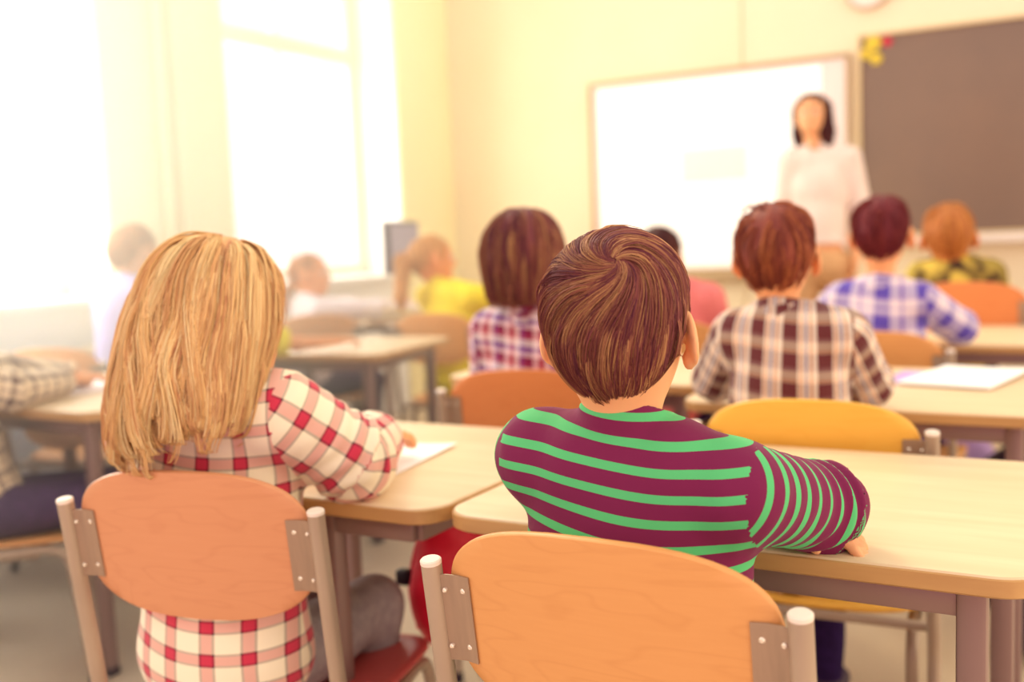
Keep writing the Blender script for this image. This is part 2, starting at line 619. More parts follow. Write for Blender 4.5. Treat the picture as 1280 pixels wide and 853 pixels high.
def plate_mesh(hw, top, bot, th, bulge, exp=3.6, arch=0.0, n=64, rings_n=9, off=0.0):
    """curved plywood sheet in the xz plane with rounded corners; bulge goes towards -y in the middle"""
    mb = MB()
    hh = (top - bot) / 2
    zc = (top + bot) / 2

    def pt(s, k, y):
        a = 2 * math.pi * k / n
        ca, sa = math.cos(a), math.sin(a)
        x = hw * math.copysign(abs(ca) ** (2 / exp), ca) * s
        z = hh * math.copysign(abs(sa) ** (2 / exp), sa) * s
        z += arch * (1 - (x / hw) ** 2) * (z / hh)
        yy = -bulge * (1 - (x / hw) ** 2)
        return (x, yy + y, zc + z)
    ss = [i / rings_n for i in range(1, rings_n + 1)]
    ed = 0.0025
    front = [[pt(s * (1 - (ed / hw if s == 1 else 0)), k, th / 2 if s < 1 else th / 2 - 0.0005) for k in range(n)] for s in ss]
    back = [[pt(s * (1 - (ed / hw if s == 1 else 0)), k, -th / 2 if s < 1 else -th / 2 + 0.0005) for k in range(n)] for s in ss]
    rim = [[pt(1, k, th / 2 - 0.003) for k in range(n)], [pt(1, k, -th / 2 + 0.003) for k in range(n)]]
    mb.rings(front + rim + back[::-1])
    return mb


def make_chair():
    o = empty('school_chair')
    lean = 0.14
    zt, zs = 0.728, 0.38
    px = 0.2035
    yt = -0.255
    for sx in (-1, 1):
        path = smooth_path([(sx * px, yt, zt), (sx * px, yt + lean * 0.12, zt - 0.12), (sx * px, yt + lean * 0.24, zt - 0.24), (sx * px, yt + lean * 0.35, zs),
                            (sx * px, -0.185, zs - 0.07), (sx * px, -0.20, 0.2), (sx * px, -0.235, 0.012)], 5)
        l = MB().tube(path, 0.0118, 18).build('leg', M['metal'], o, 50)
        MB().tube([(sx * px, yt, zt - 0.001), (sx * px, yt - 0.0006, zt + 0.003), (sx * px, yt - 0.0008, zt + 0.0045)], [0.0121, 0.0121, 0.0105], 18).build('end_cap', M['cap'], l, 40)
        path = smooth_path([(sx * px * 0.98, -0.17, zs - 0.018), (sx * px * 0.93, 0.0, zs - 0.018), (sx * px * 0.88, 0.11, zs - 0.02), (sx * px * 0.88, 0.155, zs - 0.05),
                            (sx * px * 0.9, 0.175, 0.2), (sx * px * 0.92, 0.195, 0.012)], 5)
        l2 = MB().tube(path, 0.0108, 14).build('leg', M['metal'], o, 50)
        MB().tube([(sx * px * 0.92, 0.1955, 0.0), (sx * px * 0.92, 0.1945, 0.025)], 0.0135, 14).build('rubber_foot', M['rubber'], l2, 40)
        MB().tube([(sx * px, -0.2365, 0.0), (sx * px, -0.234, 0.025)], 0.0145, 14).build('rubber_foot', M['rubber'], l, 40)
    for sx in (-1, 1):
        path = smooth_path([(sx * 0.165, 0.09, zs - 0.03), (sx * 0.165, -0.06, zs - 0.03), (sx * 0.165, -0.125, zs - 0.036), (sx * 0.165, -0.155, zs - 0.07), (sx * 0.165, -0.163, zs - 0.13), (sx * 0.168, -0.17, 0.012)], 5)
        MB().tube(path, 0.0118, 14).build('support_tube', M['metal'], o, 50)
    MB().tube([(-px, -0.172, zs - 0.02), (px, -0.172, zs - 0.02)], 0.009).build('crossbar', M['metal'], o, 50)
    MB().tube([(-px * 0.88, 0.10, zs - 0.02), (px * 0.88, 0.10, zs - 0.02)], 0.009).build('crossbar', M['metal'], o, 50)
    # seat: the same curved sheet laid flat
    sm = plate_mesh(0.196, 0.20, -0.172, 0.011, 0.012, exp=4.5)
    sm.v = [(x, z, zs + y + 0.006 - (0.12 * max(0, z - 0.11) ** 1.3)) for x, y, z in sm.v]
    sm.build('seat', M['ply'], o, 50)
    b = plate_mesh(0.187, 0.106, -0.090, 0.0115, 0.018, exp=3.5, arch=0.014)
    ca, sa = math.cos(-lean), math.sin(-lean)
    zc = zt - 0.062
    yc = yt + lean * 0.062
    place = lambda x, y, z: (x, yc + 0.012 + y * ca + z * sa, zc - y * sa + z * ca)
    b.v = [place(*p) for p in b.v]
    b.build('backrest', M['ply'], o, 50)
    for sx in (-1, 1):
        pl = MB()
        zz = (-0.052, 0.052)
        xa, xb = 0.156, 0.192
        cols = [(xa, -0.0185 * (1 - (xa / 0.187) ** 2) - 0.0062), (0.172, -0.0092), (0.185, -0.0105), (xb, -0.0125)]
        fr_ = [[place(sx * x, y, z) for z in zz] for x, y in cols]
        bk_ = [[place(sx * x, y - 0.0018, z) for z in zz] for x, y in cols]
        vs = [p for c_ in fr_ + bk_ for p in c_]
        n = len(cols)
        fs = []
        for i in range(n - 1):
            fs += [(2 * i, 2 * i + 1, 2 * i + 3, 2 * i + 2), (2 * (n + i), 2 * (n + i) + 2, 2 * (n + i) + 3, 2 * (n + i) + 1)]
            fs += [(2 * i, 2 * i + 2, 2 * (n + i) + 2, 2 * (n + i)), (2 * i + 1, 2 * (n + i) + 1, 2 * (n + i) + 3, 2 * i + 3)]
        fs += [(0, 2 * n, 2 * n + 1, 1), (2 * n - 2, 2 * n - 1, 4 * n - 1, 4 * n - 2)]
        pl.add(vs, fs)
        br = pl.build('bracket', M['plate'], o, 20)
        for x, y, r in ((0.166, -0.0108, 0.0036), (0.188, -0.0145, 0.0030)):
            for z in (-0.034, 0.034):
                p = [place(sx * x, y + k, z) for k in (0.002, -0.001, -0.0025)]
                MB().tube(p, [r, r, r * 0.55], 12).build('screw', M['screw'], br, 40)
    return o


chair0 = make_chair()
first_chair = [True]


def chair(cx, cy, rz, label, scale=1.0, group='plywood school chairs', back=None, seat=None):
    """cx, cy: middle of the post tops; the seat lies ahead of them"""
    o = chair0 if first_chair[0] else copy_tree(chair0)
    first_chair[0] = False
    a = math.radians(rz)
    o.location = (cx - math.sin(a) * 0.255 * scale, cy + math.cos(a) * 0.255 * scale, 0)
    o.rotation_euler = (0, 0, a)
    o.scale = (scale,) * 3
    tag(o, label, 'chair', group)
    for ch in o.children:
        for nm, mm in (('backrest', back), ('seat', seat)):
            if mm and ch.name.split('.')[0] == nm:
                ch.material_slots[0].link = 'OBJECT'
                ch.material_slots[0].material = M[mm]
    return o


desk(-0.415, 1.475, 'pale desk in front of the boy in the striped jersey')
desk_girl = desk(-1.138, 1.475, 'pale desk on which the blonde girl in red plaid rests her arm', 0, 0.85, 1)
# this desk stands on legs set further in on its right side
for ch in desk_girl.children:
    if ch.name.startswith('leg') and ch.data.vertices[0].co.x > 0:
        ch.location.x = -0.19
desk(-0.43, 2.53, 'desk with white and purple sheets beside the boy in the brown checked shirt', 0, 1, 1.13)
desk(-1.22, 2.72, 'desk before the child with the bobbed hair and purple red plaid')
desk(-0.45, 3.78, 'desk in front of the boy in the blue checked shirt', 0, 1, 1.13)
desk(-1.25, 4.25, 'desk beyond the dark haired child hidden behind the striped boy', 0)
desk(-0.42, 4.95, 'desk ahead of the blond boy below the chalkboard')
desk(-2.50, 1.93, 'left aisle desk with the open notebooks, behind the blonde girl')
desk(-3.28, 1.96, 'desk by the first window, at the left edge, covered with papers')
desk(-3.37, 3.12, 'desk by the window pier ahead of the boy in lavender')
desk(-2.57, 3.12, 'desk with a pale sheet, in front of the ponytailed girl in yellow', 8, 0.95, 1.05)
desk(-3.18, 4.45, 'desk far left under the second window with the pink case', 0)

chair(-0.4275, 0.908, -0.5, 'honey plywood chair behind the boy in the striped jersey')
chair(-1.0925, 0.983, 12, 'honey plywood chair behind the long haired blonde girl', seat='ply_rose_shade', back='ply_pink')
chair(-0.428, 1.80, 4, 'yellow plywood chair behind the boy in the brown checked shirt', back='ply_yellow', seat='ply_yellow')
chair(-1.14, 2.05, 12, 'plywood chair behind the child with bobbed hair and purple red plaid', back='ply_orange')
chair(-0.53, 3.02, -3, 'plywood chair behind the boy in the blue checked shirt')
chair(-0.39, 4.12, -6, 'orange plywood chair behind the blond boy below the chalkboard', 1.1, back='ply_orange')
chair(-1.26, 3.32, 0, 'plywood chair of the dark haired child, half hidden by the striped boy')
chair(-3.05, 2.20, 20, 'pale plywood chair behind the boy in lavender by the window')
chair(-3.02, 3.55, 40, 'brown plywood chair of the girl in white with a braid')
chair(-2.44, 3.62, 8, 'plywood chair behind the ponytailed girl in yellow')
chair(-2.62, 1.42, -42, 'chair at the left edge under the child in black and cream plaid')
chair(-2.50, 2.30, 0, 'chair under the mostly hidden child in a short yellow sleeve')


# ------------------------------------------------------------------ signed-distance sculpting
def A(*v):
    return np.array(v, dtype=np.float32)


def s_ell(c, r, R=None):
    c, r = np.array(c, np.float32), np.array(r, np.float32)

    def f(p):
        q = p - c
        if R is not None:
            q = q @ R
        k0 = np.linalg.norm(q / r, axis=1)
        k1 = np.linalg.norm(q / (r * r), axis=1)
        return k0 * (k0 - 1) / np.maximum(k1, 1e-6)
    return f


def s_cap(a, b, ra, rb, flat=None):
    a, b = np.array(a, np.float32), np.array(b, np.float32)
    ba = b - a
    L2 = max(float(ba @ ba), 1e-9)

    def f(p):
        t = np.clip(((p - a) @ ba) / L2, 0, 1)
        d = p - a - t[:, None] * ba
        if flat is not None:
            d = d * (1 + (flat[1] - 1) * 1.0 * np.abs(np.array(flat[0], np.float32))[None, :])
        return np.linalg.norm(d, axis=1) - (ra + (rb - ra) * t)
    return f


def smin(a, b, k):
    h = np.maximum(k - np.abs(a - b), 0) / k
    return np.minimum(a, b) - h * h * k * 0.25


def smax(a, b, k):
    return -smin(-a, -b, k)


def union(fs, k):
    def f(p):
        d = fs[0](p)
        for g_ in fs[1:]:
            d = smin(d, g_(p), k)
        return d
    return f


def chain(pts, rs, k=0.012):
    return union([s_cap(pts[i], pts[i + 1], rs[i], rs[i + 1]) for i in range(len(pts) - 1)], k)


def surfnet(f, lo, hi, h):
    """naive surface nets on a sparse grid; returns vertices and quads"""
    lo, hi = np.array(lo, np.float64), np.array(hi, np.float64)
    B = 4
    nb = np.maximum(np.ceil((hi - lo) / (h * B)).astype(int), 1)
    n = nb * B + 1
    ax = [lo[i] + h * np.arange(n[i]) for i in range(3)]
    cc = np.stack(np.meshgrid(*[lo[i] + h * B * (np.arange(nb[i]) + 0.5) for i in range(3)], indexing='ij'), -1).reshape(-1, 3).astype(np.float32)
    dc = f(cc).reshape(nb)
    act = np.abs(dc) < h * B * 1.35
    F = np.full(n, 1.0, np.float32)
    # far sign
    sg = np.repeat(np.repeat(np.repeat(dc, B, 0), B, 1), B, 2)
    F[:-1, :-1, :-1] = np.where(sg < 0, -1.0, 1.0)
    mask = np.zeros(n, bool)
    am = np.repeat(np.repeat(np.repeat(act, B, 0), B, 1), B, 2)
    for dx in (0, 1):
        for dy in (0, 1):
            for dz in (0, 1):
                mask[dx:dx + am.shape[0], dy:dy + am.shape[1], dz:dz + am.shape[2]] |= am
    I = np.argwhere(mask)
    P = (lo + I * h).astype(np.float32)
    vals = np.empty(len(P), np.float32)
    for s in range(0, len(P), 400000):
        vals[s:s + 400000] = f(P[s:s + 400000])
    F[mask] = vals
    S = F < 0
    nx, ny, nz = n
    cnt = np.zeros((nx - 1, ny - 1, nz - 1), np.int8)
    for dx in (0, 1):
        for dy in (0, 1):
            for dz in (0, 1):
                cnt += S[dx:nx - 1 + dx, dy:ny - 1 + dy, dz:nz - 1 + dz]
    mixed = (cnt > 0) & (cnt < 8)
    ci = np.argwhere(mixed)
    idx = -np.ones(mixed.shape, np.int64)
    idx[mixed] = np.arange(len(ci))
    acc = np.zeros((len(ci), 3))
    num = np.zeros(len(ci))
    for axis in range(3):
        o1, o2 = [a for a in range(3) if a != axis]
        for a in (0, 1):
            for b in (0, 1):
                off = np.zeros(3, int)
                off[o1], off[o2] = a, b
                p0 = ci + off
                p1 = p0.copy()
                p1[:, axis] += 1
                f0 = F[p0[:, 0], p0[:, 1], p0[:, 2]]
                f1 = F[p1[:, 0], p1[:, 1], p1[:, 2]]
                c = (f0 < 0) != (f1 < 0)
                t = np.where(c, f0 / np.where(c, f0 - f1, 1), 0)
                q = p0.astype(float)
                q[:, axis] += t
                acc += q * c[:, None]
                num += c
    V = lo + acc / num[:, None] * h
    Q = []
    for axis in range(3):
        o1, o2 = (axis + 1) % 3, (axis + 2) % 3
        s0 = [slice(None)] * 3
        s1 = [slice(None)] * 3
        s0[axis] = slice(0, -1)
        s1[axis] = slice(1, None)
        E = S[tuple(s0)] != S[tuple(s1)]
        e = np.argwhere(E)
        e = e[(e[:, o1] > 0) & (e[:, o2] > 0) & (e[:, o1] < n[o1] - 1) & (e[:, o2] < n[o2] - 1)]
        if not len(e):
            continue

        def cell(a, b):
            q = e.copy()
            q[:, o1] -= a
            q[:, o2] -= b
            return idx[q[:, 0], q[:, 1], q[:, 2]]
        quad = np.stack([cell(1, 1), cell(0, 1), cell(0, 0), cell(1, 0)], 1)
        inside = S[e[:, 0], e[:, 1], e[:, 2]]
        quad[~inside] = quad[~inside][:, ::-1]
        Q.append(quad)
    Q = np.concatenate(Q)
    Q = Q[(Q >= 0).all(1)]
    # two Newton steps onto the surface
    V = V.astype(np.float32)
    for _ in range(2):
        d, gr = grad(f, V)
        V = V - gr * np.clip(d, -h, h)[:, None] * 0.9
    return V, Q


def grad(f, V, e=0.0015):
    d = f(V)
    g_ = np.stack([f(V + A(e, 0, 0)) - d, f(V + A(0, e, 0)) - d, f(V + A(0, 0, e)) - d], 1)
    g_ /= np.maximum(np.linalg.norm(g_, axis=1, keepdims=True), 1e-9)
    return d, g_


def np_mesh(name, V, Q, m, parent, uv=None, hv=None, smooth=True):
    me = bpy.data.meshes.new(name)
    me.vertices.add(len(V))
    me.vertices.foreach_set('co', np.asarray(V, np.float32).ravel())
    k = Q.shape[1]
    me.loops.add(Q.size)
    me.loops.foreach_set('vertex_index', Q.ravel().astype(np.int32))
    me.polygons.add(len(Q))
    me.polygons.foreach_set('loop_start', np.arange(0, Q.size, k, dtype=np.int32))
    me.polygons.foreach_set('use_smooth', [smooth] * len(Q))
    me.materials.append(m)
    me.update(calc_edges=True)
    if uv is not None:
        l = me.uv_layers.new(name='UVMap')
        l.data.foreach_set('uv', np.asarray(uv, np.float32).ravel())
    if hv is not None:
        a = me.attributes.new('hv', 'FLOAT', 'POINT')
        a.data.foreach_set('value', np.asarray(hv, np.float32))
    me.validate()
    o = bpy.data.objects.new(name, me)
    C.objects.link(o)
    o.parent = parent
    return o


def rot(yaw=0, pitch=0, roll=0):
    """head frame: yaw about z (left positive), pitch about x (down negative), roll about y"""
    return np.array((Matrix.Rotation(math.radians(yaw), 3, 'Z') @ Matrix.Rotation(math.radians(pitch), 3, 'X') @ Matrix.Rotation(math.radians(roll), 3, 'Y')), np.float32)


# head in its own frame: centre at the origin, face towards +y
def head_sdf(near=True, boy=True):
    parts = [s_ell((0, -0.010, 0.020), (0.0725, 0.090, 0.078)),
             s_ell((0, -0.030, -0.015), (0.062, 0.062, 0.062)),
             s_ell((0, 0.028, -0.034), (0.055, 0.052, 0.060)),
             s_ell((0, 0.045, -0.068), (0.030, 0.030, 0.026))]
    base = union(parts, 0.03)
    ears = []
    for sx in (-1, 1):
        R = rot(sx * 24, 0, sx * -8)
        e1 = s_ell((sx * 0.0805, -0.006, -0.010), (0.0064, 0.018, 0.030), R)
        e2 = s_ell((sx * 0.0855, 0.000, -0.006), (0.0045, 0.010, 0.017), R)
        lobe = s_ell((sx * 0.0755, 0.002, -0.036), (0.006, 0.009, 0.010), R)
        ears.append(lambda p, e1=e1, e2=e2, lobe=lobe: smax(smin(e1(p), lobe(p), 0.008), -e2(p), 0.004))
    nose = s_cap((0, 0.078, 0.008), (0, 0.092, -0.022), 0.007, 0.011)
    lips = s_ell((0, 0.075, -0.050), (0.021, 0.010, 0.0075))
    sock = [s_ell((sx * 0.028, 0.088, 0.004), (0.015, 0.012, 0.011)) for sx in (-1, 1)]

    def f(p):
        d = base(p)
        for s_ in sock:
            d = smax(d, -s_(p), 0.012)
        d = smin(d, nose(p), 0.012)
        d = smin(d, lips(p), 0.006)
        for e in ears:
            d = smin(d, e(p), 0.006)
        return d
    return f, base


def interp_z(xs, ys):
    xs, ys = np.array(xs, np.float32), np.array(ys, np.float32)
    return lambda a: np.interp(a, xs, ys)


# hairline height by angle from the back of the head (0) to the forehead (pi)
HAIRLINES = {
    'short': interp_z([0, 0.45, 0.9, 1.25, 1.55, 1.95, 2.3, 3.2], [-0.094, -0.084, -0.046, -0.008, 0.008, -0.004, 0.040, 0.062]),
    'long': interp_z([0, 0.9, 1.5, 1.8, 2.1, 2.4, 3.2], [-0.16, -0.15, -0.10, -0.03, 0.03, 0.055, 0.068]),
}


def cap_sdf(base, style, T, T2=None):
    hl = HAIRLINES[style]

    def f(p):
        a = np.arctan2(np.abs(p[:, 0]), -p[:, 1] + 0.0)
        z0 = hl(a)
        w = np.clip((p[:, 2] - z0) / (0.10 if style == 'short' else 0.055), 0, 1)
        w = w * w * (3 - 2 * w)
        cut = np.where(p[:, 2] < z0, (z0 - p[:, 2]) * 0.5, 0)
        t = T * w
        if T2 is not None:
            t = t + T2(p, a) * w
        return base(p) - (t - 0.0015) + np.minimum(cut, 0.02)
    return f


def strands(f, seeds, flow, steps, ds, lift, clumps, per, spread, radius, seed=1, tip=0.18, free=None, sides=3, zmin=None):
    """hair locks: guide curves slide over the surface f along the flow, each carries several finer strands"""
    rg = np.random.default_rng(seed)
    P = seeds.astype(np.float32).copy()
    G = len(P)
    path = [P.copy()]
    nrm = []
    dirv = None
    lf = (lift * rg.uniform(0.2, 1.0, G) * np.where(rg.uniform(0, 1, G) < 0.04, 2.2, 1)).astype(np.float32)
    zl = None if zmin is None else (zmin + rg.uniform(-0.02, 0.055, G) + 0.35 * P[:, 0] - 0.03 * (rg.uniform(0, 1, G) < 0.10)).astype(np.float32)
    for s in range(steps):
        d, g_ = grad(f, P)
        nrm.append(g_)
        v = flow(P, s, rg)
        v = v - g_ * np.sum(v * g_, 1, keepdims=True) * (1 if free is None else free(P)[:, None])
        v /= np.maximum(np.linalg.norm(v, axis=1, keepdims=True), 1e-6)
        if dirv is not None:
            v = dirv * 0.55 + v * 0.45
            v /= np.maximum(np.linalg.norm(v, axis=1, keepdims=True), 1e-6)
        dirv = v
        sc_ = 1.0 if zmin is None else np.clip((P[:, 2:3] - zl[:, None]) / 0.03, 0.0, 1.0)
        Pn = P + v * ds * sc_
        d, g_ = grad(f, Pn)
        tgt = lf * min(1, (s + 1) / 3) * (1.0 if zmin is not None else 1 - 0.6 * (s / steps) ** 2)
        corr = np.clip(tgt - d, -0.02, 0.02)
        if free is not None:
            fr_ = free(Pn)
            corr = np.where(d > tgt, corr * fr_, corr)
        P = Pn + g_ * corr[:, None]
        path.append(P.copy())
    nrm.append(nrm[-1])
    path = np.stack(path, 1)          # G, n, 3
    nrm = np.stack(nrm, 1)
    n = path.shape[1]
    tan = np.gradient(path, axis=1)
    tan /= np.maximum(np.linalg.norm(tan, axis=2, keepdims=True), 1e-6)
    bi = np.cross(tan, nrm)
    bi /= np.maximum(np.linalg.norm(bi, axis=2, keepdims=True), 1e-6)
    t = np.linspace(0, 1, n)
    ccol = rg.uniform(0.0, 1.0, G)
    VV, QQ, HV = [], [], []
    base_i = 0
    for j in range(per):
        u = rg.normal(0, 1, G)[:, None] * spread
        w = rg.uniform(0, 1, G)[:, None] * spread * 0.5
        ph = rg.uniform(0, 6.28, G)[:, None]
        prof = (0.55 + 0.6 * np.sin(np.pi * np.clip(t, 0, 1)) * (1 - 0.0 * t))[None, :]
        wig = spread * 0.35 * np.sin(ph + t[None, :] * 7)
        q = path + bi * (u * prof + wig)[:, :, None] + nrm * (w * prof)[:, :, None]
        cut = rg.uniform(0.75, 1.0, G)[:, None]
        # shorten individual strands by compressing them towards their start
        tt = np.clip(t[None, :] * cut, 0, 1) * (n - 1)
        i0 = np.minimum(tt.astype(int), n - 2)
        fr_ = (tt - i0)[:, :, None]
        gi = np.arange(G)[:, None]
        q = q[gi, i0] * (1 - fr_) + q[gi, i0 + 1] * fr_
        rr = radius * rg.uniform(0.7, 1.3, G)[:, None] * (1 - (1 - tip) * t[None, :] ** 2)
        ring = []
        for k in range(sides):
            a = 2 * math.pi * k / sides
            ring.append(q + (bi * math.cos(a) + nrm * math.sin(a)) * rr[:, :, None])
        ring = np.stack(ring, 2)      # G,n,sides,3
        VV.append(ring.reshape(-1, 3))
        ids = base_i + np.arange(G * n * sides).reshape(G, n, sides)
        base_i += G * n * sides
        for k in range(sides):
            k2 = (k + 1) % sides
            QQ.append(np.stack([ids[:, :-1, k], ids[:, 1:, k], ids[:, 1:, k2], ids[:, :-1, k2]], -1).reshape(-1, 4))
        hv = np.clip(0.55 * ccol + 0.45 * rg.uniform(0, 1, G), 0, 1)
        HV.append(np.repeat(hv, n * sides))
    return np.concatenate(VV), np.concatenate(QQ), np.concatenate(HV)


def surf_seeds(f, lo, hi, n, keep, seed=3):
    rg = np.random.default_rng(seed)
    out = []
    got = 0
    while got < n:
        p = rg.uniform(lo, hi, (n * 6, 3)).astype(np.float32)
        d = f(p)
        p = p[np.abs(d) < 0.012]
        for _ in range(3):
            d, g_ = grad(f, p)
            p = p - g_ * d[:, None]
        p = p[keep(p)]
        out.append(p)
        got += len(p)
    return np.concatenate(out)[:n]


# ------------------------------------------------------------------ people
def hand_fs(wrist, fwd, palm_n, side, s=1.0, curl=0.5):
    """palm, four unequal bent fingers and a thumb; fwd: towards the fingertips, palm_n: out of the palm, side: +1 right hand"""
    fwd = np.array(fwd, float)
    fwd /= np.linalg.norm(fwd)
    pn = np.array(palm_n, float)
    pn -= fwd * (pn @ fwd)
    pn /= np.linalg.norm(pn)
    lat = np.cross(fwd, pn) * side     # towards the thumb
    w = np.array(wrist, float)
    out = []
    for k in (-0.6, 0.0, 0.6):
        out.append(s_cap(w + lat * k * 0.012 * s, w + fwd * 0.052 * s + lat * k * 0.030 * s, 0.012 * s, 0.0095 * s))
    for i, (o_, L) in enumerate(((0.020, 0.048), (0.007, 0.054), (-0.007, 0.050), (-0.020, 0.040))):
        b = w + fwd * 0.056 * s + lat * o_ * s
        c = curl * (1 + 0.12 * i)
        d1 = fwd * math.cos(c * 0.7) + pn * math.sin(c * 0.7) + lat * o_ * 4
        d2 = fwd * math.cos(c * 1.7) + pn * math.sin(c * 1.7) + lat * o_ * 2
        d3 = fwd * math.cos(c * 2.3) + pn * math.sin(c * 2.3)
        p1 = b + d1 * L * 0.42 * s
        p2 = p1 + d2 * L * 0.32 * s
        p3 = p2 + d3 * L * 0.26 * s
        out.append(chain([b, p1, p2, p3], [0.0075 * s, 0.0068 * s, 0.0063 * s, 0.0055 * s], 0.004))
    b = w + fwd * 0.012 * s + lat * 0.018 * s
    p1 = b + (fwd * 0.6 + lat * 0.8 + pn * 0.2) * 0.026 * s
    p2 = p1 + (fwd * 0.85 + lat * 0.35 + pn * 0.35) * 0.024 * s
    out.append(chain([b, p1, p2], [0.010 * s, 0.0078 * s, 0.0062 * s], 0.006))
    return out


def person(label, loc, yaw, skin, shirt, trousers, hair, *, scale=1.0, head=None, hyaw=0, hpitch=0, hroll=0, hs=1.0,
           arms=None, hands=None, style='short', h=0.006, collar=None, hair_t=0.012, hair_n=(200, 8), lean=0.0, wrinkle=0.0022, shrug=(0, 0), puff=0.0,
           sleeve=1.0, legs=None, stand=False, shoe=None, nbias=0.0, extra_hair=None, hem=None, face=False, width=1.0, band=None, sh=None, flow=None, seed=1, lock=None):
    """seated child (or standing adult) in its own frame: floor below the pelvis, facing +y; head, arms given in world coordinates"""
    root = empty('person', (loc[0], loc[1], loc[2] if len(loc) > 2 else 0), math.radians(yaw), scale)
    tag(root, label, 'person')
    Rz = rot(yaw)
    L3 = np.array([loc[0], loc[1], loc[2] if len(loc) > 2 else 0], np.float32)

    def loc_of(p):
        return ((np.array(p, np.float32) - L3) @ Rz) / scale
    hipz = 0.455 if not stand else 0.90
    zc = hipz
    # torso
    shz = zc + (0.370 if not stand else 0.53)
    if sh is not None:
        shz = sh / scale
    T = (shz - zc) / (0.37 if not stand else 0.53)
    Hc = loc_of(head)
    nk = np.array([Hc[0] * 0.6, Hc[1] * 0.6 + lean * 0.4, shz + 0.035], np.float32)
    wS = (0.117 if not stand else 0.155) * width
    chest_y = nk[1] * 0.7
    k_ = 1.0 if not stand else 1.32
    torso = [s_ell((0, -0.005, zc + 0.02), (0.118 * k_ * width, 0.088 * k_ ** .6, 0.10 * k_)),
             s_ell((0, chest_y * 0.3, zc + 0.14 * k_ ** 1.3 * T), (0.108 * (k_ if not stand else 1.12) * width, 0.078 * k_ ** .6, 0.13 * k_ * T)),
             s_ell((0, chest_y * 0.7 - 0.002, zc + 0.262 * k_ ** 1.3 * T), (0.120 * k_ ** .75 * width, 0.078 * k_ ** .8, 0.125 * k_ * T)),
             s_cap((-wS * 0.86, chest_y, shz - 0.012 + shrug[0]), (wS * 0.86, chest_y, shz - 0.012 + shrug[1]), 0.042 * k_ ** .6, 0.042 * k_ ** .6),
             s_cap((-wS * 0.35, nk[1] - 0.01, shz + 0.012), (wS * 0.35, nk[1] - 0.01, shz + 0.012), 0.034 * k_ ** .5, 0.034 * k_ ** .5)]
    t_f = union(torso, 0.045)
    SH = {s_: np.array([s_ * wS, chest_y, shz - 0.015 + shrug[(s_ + 1) // 2]], np.float32) for s_ in (-1, 1)}
    arm_pts = {}
    for s_ in (-1, 1):
        e, w_ = (arms or {}).get(s_, (None, None))
        e = loc_of(e) if e is not None else SH[s_] + A(s_ * 0.03, 0.05, -0.19)
        w_ = loc_of(w_) if w_ is not None else e + A(-s_ * 0.06, 0.16, 0.02)
        arm_pts[s_] = (SH[s_], e, w_)
    ar = (0.041 * k_ ** .4, 0.034 * k_ ** .4, 0.024 * k_ ** .4)
    arm_f = {s_: union([s_cap(a_, b_, ar[0], ar[1]), s_cap(b_, c_, ar[1], ar[2])], 0.015) for s_, (a_, b_, c_) in arm_pts.items()}
    Rh = rot(hyaw, hpitch, hroll)
    hsd, base = head_sdf()
    head_w = lambda p: hsd(((p - Hc) @ Rh) / hs) * hs
    hb = Hc + Rh @ A(0, -0.022, -0.035)
    neck = s_cap(tuple(nk + A(0, 0, -0.03)), tuple(hb), 0.042 * k_ ** .4, 0.037 * k_ ** .4)
    # ---- body: head, neck, torso, arms and hands as one surface
    fs = []
    for s_ in (-1, 1):
        a_, b_, c_ = arm_pts[s_]
        if hands and s_ in hands:
            fw, pn, cu = hands[s_]
            fs += hand_fs(c_ + (c_ - b_) / np.linalg.norm(c_ - b_) * 0.012, (np.array(fw) @ Rz), (np.array(pn) @ Rz), s_, 0.92 * k_ ** .3, cu)
        else:
            dd = (c_ - b_) / np.linalg.norm(c_ - b_)
            fs += hand_fs(c_ + dd * 0.012, dd, (0, 0, -1) if abs(dd[2]) < 0.8 else (-s_, 0, 0), s_, 0.92 * k_ ** .3, 0.35)

    hand_u = union(fs, 0.006)

    def body_f(p):
        d = smin(head_w(p), neck(p), 0.03)
        d = smin(d, t_f(p) + 0.014, 0.010)
        for s_ in (-1, 1):
            d = smin(d, arm_f[s_](p) + 0.007, 0.02)
        return smin(d, hand_u(p), 0.010)
    pts = np.array([Hc] + [q for s_ in (-1, 1) for q in arm_pts[s_]])
    lo = np.minimum(pts.min(0) - 0.16, [-0.2, -0.16, zc - 0.1])
    hi = np.maximum(pts.max(0) + 0.17, [0.2, 0.2, 0])
    lo[2] = zc - 0.10
    V, Q = surfnet(body_f, lo, hi, h if not face else h * 0.8)
    np_mesh('body', V, Q, skin, root)
    # ---- shirt
    inf = 0.009
    Rn = np.random.default_rng(seed)
    kk = Rn.uniform(-1, 1, (5, 3)) * np.array([38, 38, 26])
    phs = Rn.uniform(0, 6.28, 5)

    def folds(p):
        return wrinkle * 0.45 * sum(np.sin(p @ kk[i].astype(np.float32) + phs[i] + 1.2 * np.sin(p[:, 2] * 23 + i)) for i in range(5)) * 0.6

    def arm_param(p, s_):
        a_, b_, c_ = arm_pts[s_]
        l1 = np.linalg.norm(b_ - a_)
        l2 = np.linalg.norm(c_ - b_)
        t1 = ((p - a_) @ (b_ - a_)) / l1
        t2 = ((p - b_) @ (c_ - b_)) / l2
        d1 = np.linalg.norm(p - a_ - np.clip(t1, 0, l1)[:, None] * (b_ - a_) / l1, axis=1)
        d2 = np.linalg.norm(p - b_ - np.clip(t2, 0, l2)[:, None] * (c_ - b_) / l2, axis=1)
        first = d1 < d2
        v = np.where(first, t1, l1 + t2)
        return v, first, l1, l2

